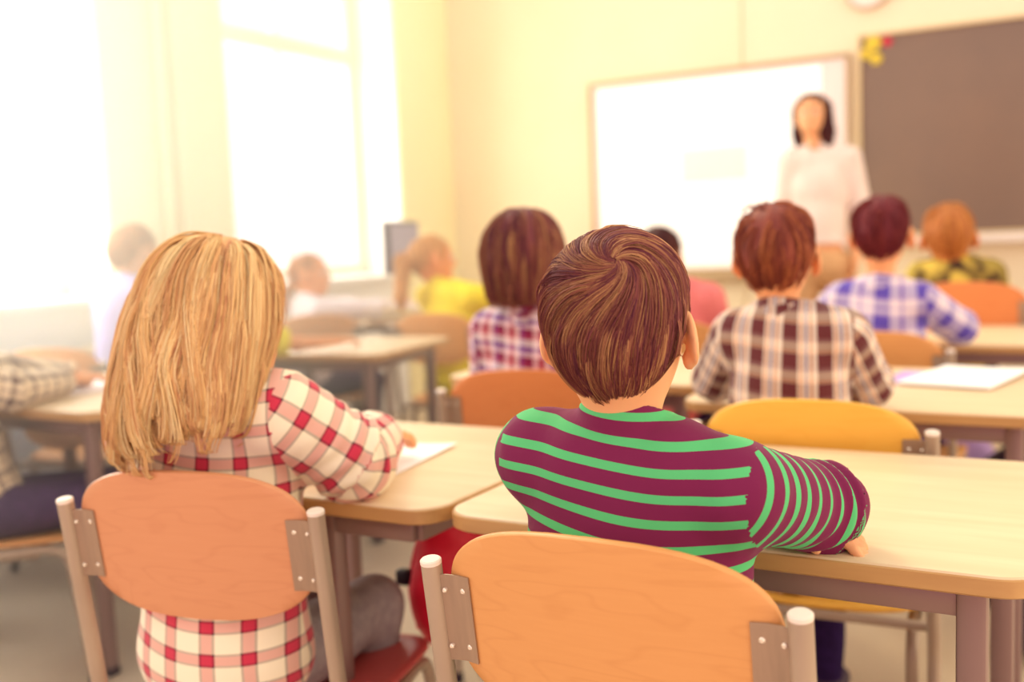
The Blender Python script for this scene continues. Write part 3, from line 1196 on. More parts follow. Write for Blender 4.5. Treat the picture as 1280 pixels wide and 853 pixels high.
    def sleeve_sdf(s_):
        a_, b_, c_ = arm_pts[s_]
        inflate = inf + 0.004 + puff
        g1 = s_cap(a_, b_, ar[0] + inflate, ar[1] + inflate + 0.003)
        g2 = s_cap(b_, c_, ar[1] + inflate + 0.002, ar[2] + inflate + 0.001)
        ax1 = (c_ - b_) / np.linalg.norm(c_ - b_)
        ax0 = (b_ - a_) / np.linalg.norm(b_ - a_)

        def f(p):
            if sleeve >= 1:
                d = smin(g1(p), g2(p), 0.02)
                v, first, l1, l2 = arm_param(p, s_)
                pucker = np.exp(-((v - l1) / 0.055) ** 2) * 0.9 + 0.18 + 0.5 * np.exp(-((v - l1 - l2) / 0.04) ** 2)
                d = d - wrinkle * 1.1 * pucker * np.sin(v * 210 + 2.0 * np.sin(p @ A(31, 19, 27) + s_))
                return smax(d, (p - c_) @ ax1 - 0.004, 0.004)
            d = g1(p) - 0.004
            end = a_ + (b_ - a_) * sleeve
            return smax(d, (p - end) @ ax0, 0.004)
        return f
    sl = {s_: sleeve_sdf(s_) for s_ in (-1, 1)}
    neck_hole = s_cap(tuple(nk + A(0, 0.0, -0.02)), tuple(hb + A(0, 0.01, 0.02)), 0.0445 * k_ ** .4, 0.0405 * k_ ** .4)
    hz = zc - 0.075 if hem is None else hem

    def tors_sh(p):
        d = t_f(p) - inf - puff * 0.5 - 0.004 * np.clip((zc + 0.2 - p[:, 2]) / 0.2, 0, 1) - folds(p)
        return d

    cth = 0.0075
    col_r = s_cap(tuple(nk + A(0, -0.001, -0.028)), tuple(nk * 0.72 + hb * 0.28), 0.0510 * k_ ** .4, 0.0480 * k_ ** .4)
    cdir = (hb - nk) / np.linalg.norm(hb - nk)

    def shirt_f(p):
        d = tors_sh(p)
        for s_ in (-1, 1):
            d = smin(d, sl[s_](p), 0.022)
        # low knit band at the neckline
        rise = smax(col_r(p) - 0.003, (p - (nk + A(0, 0, 0.026 if collar is None else 0.016))) @ A(0, 0.37, 0.93), 0.003)
        d = smin(d, rise, 0.010)
        d = smax(d, -neck_hole(p), 0.003)
        return smax(d, hz - p[:, 2], 0.006)
    V, Q = surfnet(shirt_f, lo - [0.02, 0.02, 0.05], hi + 0.02, h)
    fc = V[Q].mean(1)
    dt = tors_sh(fc)
    ds_ = {s_: sl[s_](fc) for s_ in (-1, 1)}
    reg = np.zeros(len(fc), int)
    reg[(fc[:, 0] * -1 > wS * 1.25) & (ds_[-1] < dt + 0.04) | (ds_[-1] + 0.02 < dt)] = -1
    reg[(ds_[1] < dt + 0.04) & (fc[:, 0] > wS * 1.2) | (ds_[1] + 0.02 < dt)] = 1
    P = V[Q].reshape(-1, 3)
    rr = np.repeat(reg, 4)
    uv = np.zeros((len(P), 2))
    th = np.arctan2(P[:, 0], -(P[:, 1] - chest_y - 0.25))   # flat-ish across the back
    fl = P[:, 1] > chest_y
    uv[:, 0] = np.where(np.repeat(fc[:, 1] > chest_y + 0.01, 4), 0.4 - P[:, 0], th * 0.27)
    uv[:, 1] = P[:, 2] + 0.010 * np.sin(P[:, 0] * 14 + 0.5) - 0.9 * np.clip(P[:, 2] - shz + 0.0, 0, 1) * 0
    for s_ in (-1, 1):
        m_ = rr == s_
        if not m_.any():
            continue
        a_, b_, c_ = arm_pts[s_]
        v, first, l1, l2 = arm_param(P[m_], s_)
        q = P[m_]
        axx = np.where(first[:, None], (b_ - a_)[None] / l1, (c_ - b_)[None] / l2)
        org = np.where(first[:, None], a_[None], b_[None])
        r_ = q - org - axx * np.sum((q - org) * axx, 1, keepdims=True)
        e1 = np.cross(axx, A(0.3, 0.2, 1))
        e1 /= np.linalg.norm(e1, axis=1, keepdims=True)
        e2 = np.cross(axx, e1)
        ang = np.arctan2(np.sum(r_ * e2, 1), np.sum(r_ * e1, 1))
        uv[m_, 0] = ang * 0.045
        uv[m_, 1] = -v
    # avoid wrapping an angle inside one face
    U = uv[:, 0].reshape(-1, 4)
    span = U.max(1) - U.min(1)
    bad = span > 0.1
    U[bad] = np.where(U[bad] < U[bad].mean(1, keepdims=True), U[bad] + 2 * math.pi * 0.045, U[bad])
    uv[:, 0] = U.reshape(-1)
    so_ = np_mesh('shirt', V, Q, shirt, root, uv=uv)
    if collar is not None:
        # folded-down shirt collar around the neck
        co_out = s_cap(tuple(nk + A(0, -0.004, -0.022)), tuple(nk * 0.6 + hb * 0.4 + A(0, -0.002, 0)), 0.066 * k_ ** .4, 0.049 * k_ ** .4)

        def col_f(p):
            d = smax(co_out(p), -(co_out(p) + 0.007), 0.002)
            d = smax(d, (p - (nk + cdir * 0.020)) @ cdir, 0.004)
            d = smax(d, -((p - (nk - cdir * 0.012)) @ cdir), 0.004)
            gap = np.abs(p[:, 0] - nk[0]) * 1.3 - (p[:, 1] - nk[1] - 0.02)
            return smax(d, -gap * 0.7, 0.004)
        Vc, Qc = surfnet(col_f, nk - 0.09, nk + 0.09, min(h, 0.005) if h < 0.009 else 0.006)
        Pc = Vc[Qc].reshape(-1, 3)
        uvc = np.stack([np.arctan2(Pc[:, 0] - nk[0], -(Pc[:, 1] - nk[1])) * 0.055, Pc[:, 2] * 1.3 + 0.013], 1)
        np_mesh('collar', Vc, Qc, collar, so_, uv=uvc)
    # ---- trousers and shoes
    tf = [s_ell((0, 0.0, zc - 0.005), (0.117 * k_, 0.092 * k_ ** .7, 0.078 * k_))]
    feet = []
    for s_ in (-1, 1):
        if stand:
            hp, kn, an = (s_ * 0.085, 0, zc - 0.03), (s_ * 0.09, 0.01, 0.45), (s_ * 0.095, -0.015, 0.08)
        else:
            hp = (s_ * 0.062, 0.01, zc - 0.012)
            kn = (s_ * 0.085, 0.285, zc - 0.01)
            an = (s_ * 0.08, 0.27, 0.075)
            if legs:
                kn = loc_of(legs[s_][0])
                an = loc_of(legs[s_][1])
        tf.append(s_cap(hp, kn, 0.070 * k_ ** .5, 0.050 * k_ ** .4))
        tf.append(s_cap(kn, an, 0.050 * k_ ** .4, 0.036 * k_ ** .4))
        an = np.array(an, float)
        feet.append((an, s_))
    tu = union(tf, 0.03)
    allp = np.array([f_[0] for f_ in feet])
    lo2 = np.minimum([-0.2, -0.14, 0.05], allp.min(0) - 0.07)
    hi2 = np.maximum([0.2, 0.2, zc + 0.08 * k_], allp.max(0) + 0.09)
    hi2[1] = max(hi2[1], 0.36 if not stand else 0.2)
    lo2[2] = 0.045

    def tr_f(p):
        return smax(tu(p) - folds(p) * 0.8, 0.075 - p[:, 2], 0.004)
    kx = [0.07] if not legs else [max(abs(loc_of(legs[q][0])[0]) for q in (-1, 1)) + 0.08]
    lo2[0], hi2[0] = min(lo2[0], -kx[0]), max(hi2[0], kx[0])
    if legs:
        hi2[1] = max(hi2[1], max(loc_of(legs[q][0])[1] for q in (-1, 1)) + 0.08)
    V, Q = surfnet(tr_f, lo2, hi2, max(h, 0.007))
    np_mesh('trousers', V, Q, trousers, root)
    for an, s_ in feet:
        an2 = A(an[0], an[1], 0.05)
        sf = union([s_cap(an2, an2 + A(0, 0.0, 0.035), 0.034, 0.030), s_cap(an2 + A(0, -0.012, -0.014), an2 + A(0.01 * s_, 0.11, -0.018), 0.034, 0.028)], 0.02)
        V, Q = surfnet(lambda p: smax(sf(p), 0.004 - p[:, 2], 0.004), an2 - 0.08, an2 + A(0.08, 0.17, 0.08), 0.008)
        np_mesh('shoe', V, Q, shoe or M['shoe'], root)
    # ---- hair
    cap = cap_sdf(base, style, hair_t, extra_hair.get('thick') if extra_hair else None)
    prims = extra_hair.get('prims') if extra_hair else None
    pk = extra_hair.get('k', 0.03) if extra_hair else 0.03
    pf = union(prims, pk) if prims else None
    cutf = extra_hair.get('cut') if extra_hair else None

    def hair_f(p):
        d = cap(p)
        if pf is not None:
            d = smin(d, pf(p), pk)
        if cutf is not None:
            d = smax(d, cutf(p), 0.01)
        return d
    blo = A(*(extra_hair.get('lo', (-0.11, -0.13, -0.13)) if extra_hair else (-0.11, -0.13, -0.13)))
    bhi = A(*(extra_hair.get('hi', (0.11, 0.12, 0.13)) if extra_hair else (0.11, 0.12, 0.13)))
    V, Q = surfnet(hair_f, blo, bhi, min(h, 0.008))
    # fine grooves along the fall of the hair
    ang = np.arctan2(V[:, 0], -V[:, 1] + 0.03)
    gro = np.sin(ang * 47 + 2 * np.sin(ang * 9 + V[:, 2] * 12)) * 0.5 + np.sin(ang * 23 + 3 * np.sin(V[:, 2] * 16)) * 0.5
    d_, g_ = grad(hair_f, V)
    V = V + g_ * (gro * 0.0012 - 0.0006)[:, None]
    toW = lambda q: (q * hs) @ Rh.T + Hc
    ho = np_mesh('hair', toW(V), Q, hair, root, hv=0.18 + 0.15 * gro + 0.12 * Rn.uniform(0, 1, len(V)))
    if hair_n:
        hl = HAIRLINES[style]

        def keep(p):
            a = np.arctan2(np.abs(p[:, 0]), -p[:, 1])
            return (p[:, 2] > hl(a) + 0.002) & (p[:, 2] > (-0.1 if extra_hair is None else -0.17))
        seeds = surf_seeds(hair_f, (-0.12, -0.16, -0.17), (0.1, 0.11, 0.12), hair_n[0], keep, seed)
        if flow and flow.get('core'):
            # extra hairs springing from the crown whorl
            nc = int(hair_n[0] * flow['core'])
            cp = A(*flow['whorl']) + Rn.normal(0, 0.009, (nc, 3)).astype(np.float32)
            for _ in range(4):
                d_c, g_c = grad(hair_f, cp)
                cp = cp - g_c * d_c[:, None]
            seeds[:nc] = cp
        wh = A(*((flow or {}).get('whorl', (0.005, -0.05, 0.09))))
        grav = (flow or {}).get('grav', 0.55)
        swirl = (flow or {}).get('swirl', 0.8)
        rsw = (flow or {}).get('rsw', 0.05)

        def fl_(P_, s, rg_):
            r_ = P_ - wh
            dist = np.linalg.norm(r_, axis=1, keepdims=True)
            r_ = r_ / np.maximum(dist, 1e-5)
            nrm_ = P_ / np.linalg.norm(P_, axis=1, keepdims=True)
            tg = np.cross(nrm_, r_)
            v = r_ - tg * swirl * np.exp(-(dist / rsw) ** 2) + A(0, 0, -1) * grav * np.clip(dist / 0.08, 0, 1.2)
            return v + (flow or {}).get('bias', A(0, 0, 0))
        if flow and 'fn' in flow:
            fl_ = flow['fn']
        lk = dict(steps=8, ds=0.009, lift=0.004, spread=0.0022, radius=0.0007)
        lk.update(lock or {})
        V, Q, HVv = strands(hair_f, seeds, fl_, lk['steps'], lk['ds'], lk['lift'], hair_n[0], hair_n[1], lk['spread'], lk['radius'], seed, free=lk.get('free'), zmin=lk.get('zmin'))
        np_mesh('hair_locks', toW(V), Q, hair, ho, hv=HVv)
    if face:
        for sx in (-1, 1):
            e = MB()
            n = 12
            e.rings([[(sx * 0.028 + 0.0105 * math.sin(t) * math.cos(a), 0.0735 + 0.0105 * math.cos(t), 0.004 + 0.0105 * math.sin(t) * math.sin(a))
                      for a in [2 * math.pi * k / n for k in range(n)]] for t in (0.05, 0.5, 1.0, 1.5, 2.2)])
            iris = MB()
            iris.rings([[(sx * 0.028 + r * math.cos(a), y, 0.004 + r * math.sin(a)) for a in [2 * math.pi * k / n for k in range(n)]]
                        for r, y in ((0.0055, 0.0815), (0.0052, 0.0840), (0.002, 0.0848))])
            brow = MB().tube([(sx * 0.016, 0.084, 0.020), (sx * 0.028, 0.083, 0.024), (sx * 0.042, 0.073, 0.020)], [0.002, 0.003, 0.0015], 6)
            for nm, mb_, mm in (('eye', e, M['eye']), ('iris', iris, M['iris']), ('eyebrow', brow, hair)):
                V = np.array(mb_.v, np.float32)
                mb_.v = [tuple(q) for q in toW(V)]
                mb_.build(nm, mm, root, 60)
        li = MB()
        li.rings([[(0.019 * s * math.cos(a), 0.0835 + 0.003 * (1 - s) - 0.006 * (s * math.cos(a)) ** 2, -0.050 + 0.0062 * s * math.sin(a)) for a in [2 * math.pi * k / 16 for k in range(16)]] for s in (1, 0.9, 0.5, 0.15)], caps=True)
        V = np.array(li.v, np.float32)
        li.v = [tuple(q) for q in toW(V)]
        li.build('lips', M['lips'], root, 60)
    return root


M['eye'] = mat('eye_white', (240, 232, 228), 0.2)
M['iris'] = mat('dark_iris', (70, 45, 35), 0.2)
M['lips'] = mat('lips', (205, 100, 95), 0.4)
M['shoe'] = mat('dark_shoe', (62, 44, 66), 0.6)
M['skin'] = skin_mat('skin', (238, 176, 130))
M['skin_warm'] = skin_mat('skin_warm', (236, 168, 120))
M['skin_orange'] = skin_mat('skin_tanned', (226, 148, 92))
M['h_brown'] = hair_mat('brown_hair', (88, 34, 62), (132, 70, 64), (206, 156, 104))  # plum dark strands hold the purple shade of the hair in their colour
M['h_blonde'] = hair_mat('blonde_hair', (190, 122, 96), (238, 194, 136), (255, 236, 190))
M['h_red'] = hair_mat('auburn_hair', (104, 44, 50), (150, 76, 56), (196, 118, 74))
M['h_dred'] = hair_mat('dark_auburn_hair', (84, 26, 40), (120, 40, 46), (150, 66, 52))
M['h_gold'] = hair_mat('golden_hair', (150, 84, 50), (200, 128, 66), (232, 166, 90))
M['h_light'] = hair_mat('light_brown_hair', (176, 112, 66), (218, 160, 96), (244, 200, 134))
M['h_dark'] = hair_mat('dark_hair', (54, 22, 30), (80, 36, 36), (110, 60, 50))
M['jeans_grey'] = noise_mat('grey_denim', (168, 156, 160), (152, 140, 146), (60, 60, 60), 0.9, 2, spec=0.1)
M['navy'] = noise_mat('navy_cloth', (46, 26, 74), (40, 22, 64), (50, 50, 50), 0.9, 2, spec=0.1)
M['jeans_purple'] = noise_mat('dark_denim', (84, 62, 98), (70, 50, 86), (50, 50, 50), 0.9, 2, spec=0.1)

MAR, GRN = (120, 32, 78), (90, 192, 124)
M['stripes'] = cloth('striped_jersey', weft=[(0, MAR), (0.62, GRN), (0.97, MAR)], pv=0.0265, sheen=0.1)
CR, PK, DK, RD = (250, 238, 214), (222, 90, 96), (84, 40, 56), (206, 56, 84)
M['plaid_red'] = cloth('red_cream_plaid', warp=[(0, CR), (0.58, DK), (0.635, RD), (0.91, DK), (0.965, CR)],
                       weft=[(0, CR), (0.56, DK), (0.62, RD), (0.91, DK), (0.97, CR)], pu=0.046, pv=0.047)
BR, CM, BL, OR = (92, 38, 46), (246, 234, 222), (84, 104, 176), (214, 158, 122)
M['plaid_brown'] = cloth('brown_cream_check', warp=[(0, BR), (0.44, CM), (0.50, OR), (0.56, CM), (0.66, BL), (0.71, CM), (0.80, OR), (0.86, CM)],
                         weft=[(0, (112, 54, 56)), (0.46, (222, 194, 172)), (0.5, OR), (0.58, (228, 204, 182)), (0.86, (150, 110, 110))], pu=0.056, pv=0.058, fac=0.40)
PB, WH, LV = (92, 74, 180), (236, 222, 232), (150, 120, 196)
M['plaid_blue'] = cloth('blue_white_check', warp=[(0, PB), (0.38, WH), (0.62, LV), (0.70, WH)],
                        weft=[(0, PB), (0.34, LV), (0.44, WH), (0.60, LV), (0.68, WH), (0.9, LV)], pu=0.098, pv=0.088)
M['plaid_purple'] = cloth('purple_red_check', warp=[(0, (104, 22, 78)), (0.30, (235, 205, 215)), (0.48, (176, 44, 70)), (0.66, (240, 220, 225)), (0.84, (110, 60, 150))],
                          weft=[(0, (150, 30, 60)), (0.24, (235, 205, 215)), (0.42, (120, 70, 160)), (0.60, (240, 225, 230)), (0.86, (190, 70, 90))], pu=0.062, pv=0.066)
M['plaid_black'] = cloth('black_cream_plaid', warp=[(0, (90, 50, 60)), (0.30, (245, 222, 190)), (0.62, (120, 70, 74)), (0.72, (245, 222, 190))],
                         weft=[(0, (96, 54, 60)), (0.34, (245, 224, 196)), (0.66, (130, 80, 80)), (0.74, (245, 222, 190))], pu=0.05, pv=0.05)
M['camo'] = noise_mat('olive_patterned_cloth', (60, 36, 36), (226, 200, 90), (16, 16, 16), 0.9, 1, 0.6)
M['yellow'] = noise_mat('yellow_cloth', (240, 222, 62), (232, 210, 50), (8, 8, 8), 0.85, 2)
M['white_cloth'] = noise_mat('white_cloth', (238, 226, 234), (230, 216, 228), (9, 9, 9), 0.85, 2)
M['lavender'] = noise_mat('lavender_cloth', (196, 186, 236), (186, 174, 228), (9, 9, 9), 0.85, 2)
M['pink_cloth'] = noise_mat('pink_cloth', (232, 130, 130), (220, 110, 116), (9, 9, 9), 0.85, 2)
M['blouse'] = noise_mat('cream_blouse_cloth', (242, 226, 220), (236, 217, 211), (9, 9, 9), 0.8, 2)
M['beige'] = noise_mat('beige_cloth', (216, 170, 124), (206, 160, 116), (20, 20, 20), 0.85, 2)

# --- the boy in the striped jersey
person('boy in a maroon and green striped jersey seen from behind, arms folded on the desk', (-0.44, 1.045), -1, M['skin'], M['stripes'], M['navy'], M['h_brown'],
       head=(-0.449, 1.035, 0.978), hyaw=9, hpitch=-3, hs=0.985, h=0.0036, hair_t=0.012, hair_n=(900, 14), shrug=(0.016, -0.006),
       arms={1: ((-0.275, 1.212, 0.748), (-0.42, 1.315, 0.742)), -1: ((-0.60, 1.235, 0.752), (-0.322, 1.226, 0.722))},
       hands={-1: ((1.0, -0.12, -0.03), (0.0, 0.0, -1.0), 0.35)}, flow=dict(whorl=(0.018, -0.076, 0.066), core=0.13, swirl=2.1, rsw=0.06, grav=0.40, bias=A(0.25, 0, 0)),
       lock=dict(steps=15, ds=0.0085, lift=0.0045, spread=0.003, radius=0.00048), seed=5, width=1.02, wrinkle=0.0034,
       legs={1: ((-0.27, 1.30, 0.43), (-0.29, 1.33, 0.075)), -1: ((-0.54, 1.33, 0.43), (-0.54, 1.33, 0.075))})

# --- the blonde girl
long_prims = [s_cap((0, -0.035, 0.02), (-0.004, -0.055, -0.07), 0.080, 0.082),
              s_cap((-0.004, -0.060, -0.07), (-0.02, -0.082, -0.115), 0.082, 0.062),
              s_cap((0.03, -0.040, -0.04), (0.055, -0.055, -0.12), 0.068, 0.040),
              s_cap((-0.03, -0.05, -0.06), (-0.045, -0.082, -0.130), 0.062, 0.045)]


def fall(P_, s, rg_):
    r_ = P_ - A(0.01, 0.0, 0.10)
    r_ = r_ / np.maximum(np.linalg.norm(r_, axis=1, keepdims=True), 1e-5)
    top = np.clip((P_[:, 2:3] - 0.0) / 0.08, 0, 1)
    wob = np.stack([0.42 * np.sin(P_[:, 2] * 44 + P_[:, 0] * 35 + 2.5 * np.sin(P_[:, 0] * 90)), 0 * P_[:, 0], 0 * P_[:, 0]], 1)
    return r_ * top * A(1.0, 0.7, 0.4) + A(0, -0.05, -1) * (0.25 + 0.9 * (1 - top)) + wob * (1 - top)


person('long haired blonde girl in a red and cream plaid shirt seen from behind', (-1.150, 1.10), 6, M['skin'], M['plaid_red'], M['jeans_grey'], M['h_blonde'],
       head=(-1.110, 1.10, 0.985), hyaw=-12, hpitch=-8, hs=1.02, h=0.0048, hair_t=0.016, hair_n=(700, 12), style='long',
       arms={1: ((-0.968, 1.200, 0.760), (-1.055, 1.37, 0.750)), -1: ((-1.34, 1.22, 0.755), (-1.16, 1.38, 0.745))},
       hands={1: ((0.1, 0.9, 0.0), (0.0, 0.0, -1.0), 0.4)}, puff=0.012,
       extra_hair=dict(prims=long_prims, k=0.035, lo=(-0.15, -0.19, -0.26), hi=(0.13, 0.12, 0.13)),
       flow=dict(fn=fall), lock=dict(steps=22, zmin=-0.185, ds=0.0125, lift=0.008, spread=0.0045, radius=0.0008, free=lambda P_: np.where(P_[:, 2] < -0.10, 0.15, 1.0)), seed=9,
       collar=M['plaid_red'], width=1.08, wrinkle=0.003, shrug=(0.0, 0.030))

# --- second row
person('boy in a brown and cream checked shirt seen from behind, sitting in the second row', (-0.51, 1.985), 4, M['skin_warm'], M['plaid_brown'], M['navy'], M['h_red'],
       head=(-0.540, 2.03, 1.028), hyaw=4, hs=1.01, h=0.0065, hair_t=0.014, hair_n=(260, 6), collar=M['plaid_brown'], scale=0.95, sh=0.885, width=0.95,
       legs={1: ((-0.50, 2.26, 0.43), (-0.50, 2.26, 0.075)), -1: ((-0.64, 2.26, 0.43), (-0.64, 2.26, 0.075))},
       arms={1: ((-0.385, 2.12, 0.765), (-0.47, 2.30, 0.75)), -1: ((-0.70, 2.12, 0.765), (-0.60, 2.30, 0.75))}, flow=dict(whorl=(0.0, -0.06, 0.075), swirl=1.2, rsw=0.04),
       lock=dict(radius=0.001, spread=0.003, lift=0.006), seed=12)
bob_prims = [s_cap((0, -0.02, 0.02), (0, -0.025, -0.055), 0.088, 0.086)]
bob_fall = dict(fn=lambda P_, s, rg_: (P_ - A(0, 0, 0.08)) * A(4, 4, 0) + A(0, 0, -1.0))
person('child with smooth bobbed brown hair in a purple and red checked shirt seen from behind', (-1.175, 2.19), 8, M['skin_warm'], M['plaid_purple'], M['jeans_purple'], M['h_brown'],
       head=(-1.187, 2.17, 1.035), hyaw=6, hs=1.06, h=0.0075, hair_t=0.012, hair_n=(260, 6), style='long', scale=1.0, sh=0.872,
       extra_hair=dict(prims=bob_prims, k=0.03, cut=lambda p: -0.098 - p[:, 2], lo=(-0.12, -0.14, -0.12)), flow=bob_fall,
       lock=dict(radius=0.001, spread=0.003, steps=12, ds=0.011), collar=M['plaid_purple'], seed=13)

# --- third row and further
person('boy in a blue and white checked shirt with dark auburn hair, seen from behind', (-0.54, 3.17), -4, M['skin_warm'], M['plaid_blue'], M['navy'], M['h_dred'],
       head=(-0.537, 3.19, 1.055), hyaw=8, hs=1.05, h=0.0085, hair_t=0.014, hair_n=(140, 5), collar=M['plaid_blue'], scale=1.0, sh=0.872,
       arms={1: ((-0.335, 3.30, 0.77), (-0.40, 3.48, 0.755)), -1: ((-0.75, 3.30, 0.78), (-0.66, 3.48, 0.755))}, lock=dict(radius=0.0015, spread=0.003), seed=15)
person('blond boy in a dark and yellow patterned shirt sitting below the chalkboard', (-0.455, 4.36), 4, M['skin_orange'], M['camo'], M['navy'], M['h_gold'],
       head=(-0.481, 4.36, 1.025), hyaw=2, hs=1.12, h=0.010, hair_t=0.012, hair_n=(90, 4), collar=M['camo'], scale=1.08, lock=dict(radius=0.002, spread=0.003), seed=17)
person('dark haired child in a pink top, head just showing behind the striped boy', (-1.30, 3.52), 0, M['skin_warm'], M['pink_cloth'], M['navy'], M['h_dark'],
       head=(-1.365, 3.52, 0.995), hyaw=0, hs=1.02, h=0.010, hair_t=0.012, hair_n=(90, 4), scale=1.04, lock=dict(radius=0.002, spread=0.003), seed=19)

# --- left side of the room
pony = [s_cap((0, -0.09, 0.01), (0, -0.135, -0.01), 0.028, 0.034), s_cap((0, -0.135, -0.01), (0.01, -0.155, -0.16), 0.036, 0.028), s_cap((0.01, -0.155, -0.16), (0.0, -0.15, -0.21), 0.028, 0.012)]
person('girl in a yellow jacket with a fair ponytail, her face turned towards the board', (-2.46, 3.80), -6, M['skin_orange'], M['yellow'], M['yellow'], M['h_light'],
       head=(-2.53, 3.78, 1.01), hyaw=-38, hs=0.98, h=0.0095, hair_t=0.010, hair_n=(120, 4), style='short', scale=1.04, face=True, wrinkle=0.004,
       arms={1: ((-2.17, 3.90, 0.82), (-2.30, 4.12, 0.76)), -1: ((-2.66, 3.98, 0.79), (-2.56, 4.22, 0.76))},
       extra_hair=dict(prims=pony, k=0.02, lo=(-0.11, -0.22, -0.25)), lock=dict(radius=0.002, spread=0.003), seed=21)
braid = [s_cap((0, -0.085, -0.03), (0, -0.115, -0.07), 0.022, 0.018)] + [s_ell((0.004 * (-1) ** k, -0.12 - 0.006 * k, -0.085 - 0.022 * k), (0.017, 0.015, 0.016)) for k in range(5)]
person('girl in a white top with a thin braid, in profile at the window side', (-3.19, 3.69), -28, M['skin_orange'], M['white_cloth'], M['jeans_purple'], M['h_gold'],
       head=(-3.17, 3.70, 0.955), hyaw=-42, hs=1.0, h=0.0095, hair_t=0.008, hair_n=(90, 4), style='short', scale=0.98, face=True,
       arms={1: ((-2.90, 3.85, 0.78), (-2.78, 4.12, 0.745)), -1: ((-3.2, 4.0, 0.78), (-3.02, 4.2, 0.745))},
       extra_hair=dict(prims=braid, k=0.012, lo=(-0.11, -0.2, -0.25)), lock=dict(radius=0.002, spread=0.002, lift=0.002), seed=23)
person('boy in a lavender top at the far left before the window pier, seen from behind', (-3.25, 2.66), 6, M['skin_warm'], M['lavender'], M['jeans_purple'], M['h_gold'],
       head=(-3.27, 2.79, 1.09), hyaw=-12, width=0.85, hs=0.95, h=0.0095, hair_t=0.013, hair_n=(90, 4), scale=1.08, sh=0.935, lock=dict(radius=0.002, spread=0.003), seed=25)
person('child in a short yellow sleeve, mostly hidden behind the long haired blonde girl', (-2.66, 2.60), -10, M['skin_warm'], M['yellow'], M['navy'], M['h_gold'],
       head=(-2.66, 2.62, 0.96), hyaw=0, hs=0.98, h=0.009, hair_n=(60, 4), scale=0.96, sleeve=0.8, lock=dict(radius=0.002, spread=0.003),
       arms={1: ((-2.44, 2.76, 0.745), (-2.40, 2.93, 0.738)), -1: ((-2.80, 2.78, 0.77), (-2.72, 2.95, 0.738))}, seed=27)
person('child in black and cream plaid and dark trousers, cut by the left edge', (-2.46, 1.56), -40, M['skin_warm'], M['plaid_black'], M['jeans_purple'], M['h_gold'],
       head=(-2.72, 1.50, 0.98), hyaw=40, hs=1.0, h=0.0075, hair_n=(60, 4), lock=dict(radius=0.002, spread=0.003), wrinkle=0.003,
       arms={1: ((-2.38, 1.60, 0.750), (-2.46, 1.82, 0.740)), -1: ((-2.66, 1.78, 0.765), (-2.52, 1.90, 0.745))},
       legs={1: ((-2.16, 1.80, 0.455), (-2.12, 1.84, 0.075)), -1: ((-2.28, 1.88, 0.455), (-2.24, 1.92, 0.075))}, seed=29)

# --- the teacher
t_prims = [s_cap((0.050, -0.025, 0.03), (0.056, -0.022, -0.09), 0.030, 0.026), s_cap((-0.060, -0.015, 0.03), (-0.074, -0.002, -0.09), 0.038, 0.036),
           s_cap((0.056, -0.022, -0.09), (0.060, -0.014, -0.140), 0.026, 0.014), s_cap((-0.074, -0.002, -0.09), (-0.088, 0.006, -0.160), 0.036, 0.016),
           s_cap((0, -0.045, 0.0), (0.0, -0.055, -0.12), 0.075, 0.06)]
t_fall = dict(fn=lambda P_, s, rg_: (P_ - A(0, 0.02, 0.10)) * A(5, 2, 0) + A(0, 0, -1.0))
person('woman teacher with long dark hair, cream blouse and beige trousers standing before the boards', (-1.165, 5.20), 194, M['skin'], M['blouse'], M['beige'], M['h_dark'],
       head=(-1.20, 5.17, 1.635), hyaw=-4, hs=1.0, h=0.0085, hair_t=0.010, hair_n=(140, 5), style='long', face=True, stand=True, width=0.90,
       extra_hair=dict(prims=t_prims, k=0.02, lo=(-0.14, -0.15, -0.2)), flow=t_fall, lock=dict(radius=0.0015, spread=0.003, steps=16, ds=0.012),
       arms={-1: ((-0.985, 5.27, 1.16), (-0.99, 5.19, 0.93)), 1: ((-1.335, 5.19, 1.16), (-1.30, 5.10, 0.94))}, collar=M['blouse'], wrinkle=0.006, hem=1.0, seed=31)


# ------------------------------------------------------------------ things on and around the desks
M['paper'] = mat('white_paper', (250, 246, 250), 0.7)
M['purple_paper'] = mat('purple_folder', (196, 160, 224), 0.6)
M['case_pink'] = mat('pink_case', (236, 120, 150), 0.6)
M['red'] = noise_mat('red_nylon', (240, 30, 66), (226, 20, 56), (30, 30, 30), 0.5, 2)
M['black'] = mat('black_plastic', (40, 26, 44), 0.4)


def sheet(x, y, rz, w, d, label, m=None, z=0.7, th=0.0015, name='paper_sheet', cat='paper', curlup=0.004, group=None):
    nx, ny = 10, 8
    a = math.radians(rz)
    top, bot = [], []
    for j in range(ny + 1):
        for i in range(nx + 1):
            u, v = i / nx - 0.5, j / ny - 0.5
            px, py = u * w, v * d
            zz = curlup * (max(0, u) * 2) ** 3 * (0.5 + v) + 0.0006
            X, Y = px * math.cos(a) - py * math.sin(a), px * math.sin(a) + py * math.cos(a)
            top.append((X, Y, zz + th))
            bot.append((X, Y, zz))
    N = len(top)
    fs = []
    for j in range(ny):
        for i in range(nx):
            k = j * (nx + 1) + i
            fs += [(k, k + 1, k + nx + 2, k + nx + 1), (N + k, N + k + nx + 1, N + k + nx + 2, N + k + 1)]
    rim = [i for i in range(nx + 1)] + [(j + 1) * (nx + 1) - 1 for j in range(1, ny + 1)] + [ny * (nx + 1) + i for i in range(nx - 1, -1, -1)] + [j * (nx + 1) for j in range(ny - 1, 0, -1)]
    for q in range(len(rim)):
        p, r_ = rim[q], rim[(q + 1) % len(rim)]
        fs.append((p, N + p, N + r_, r_))
    mb = MB().add(top + bot, fs)
    o = mb.build(name, m or M['paper'], None, 0)
    o.location = (x, y, z)
    return tag(o, label, cat, group)


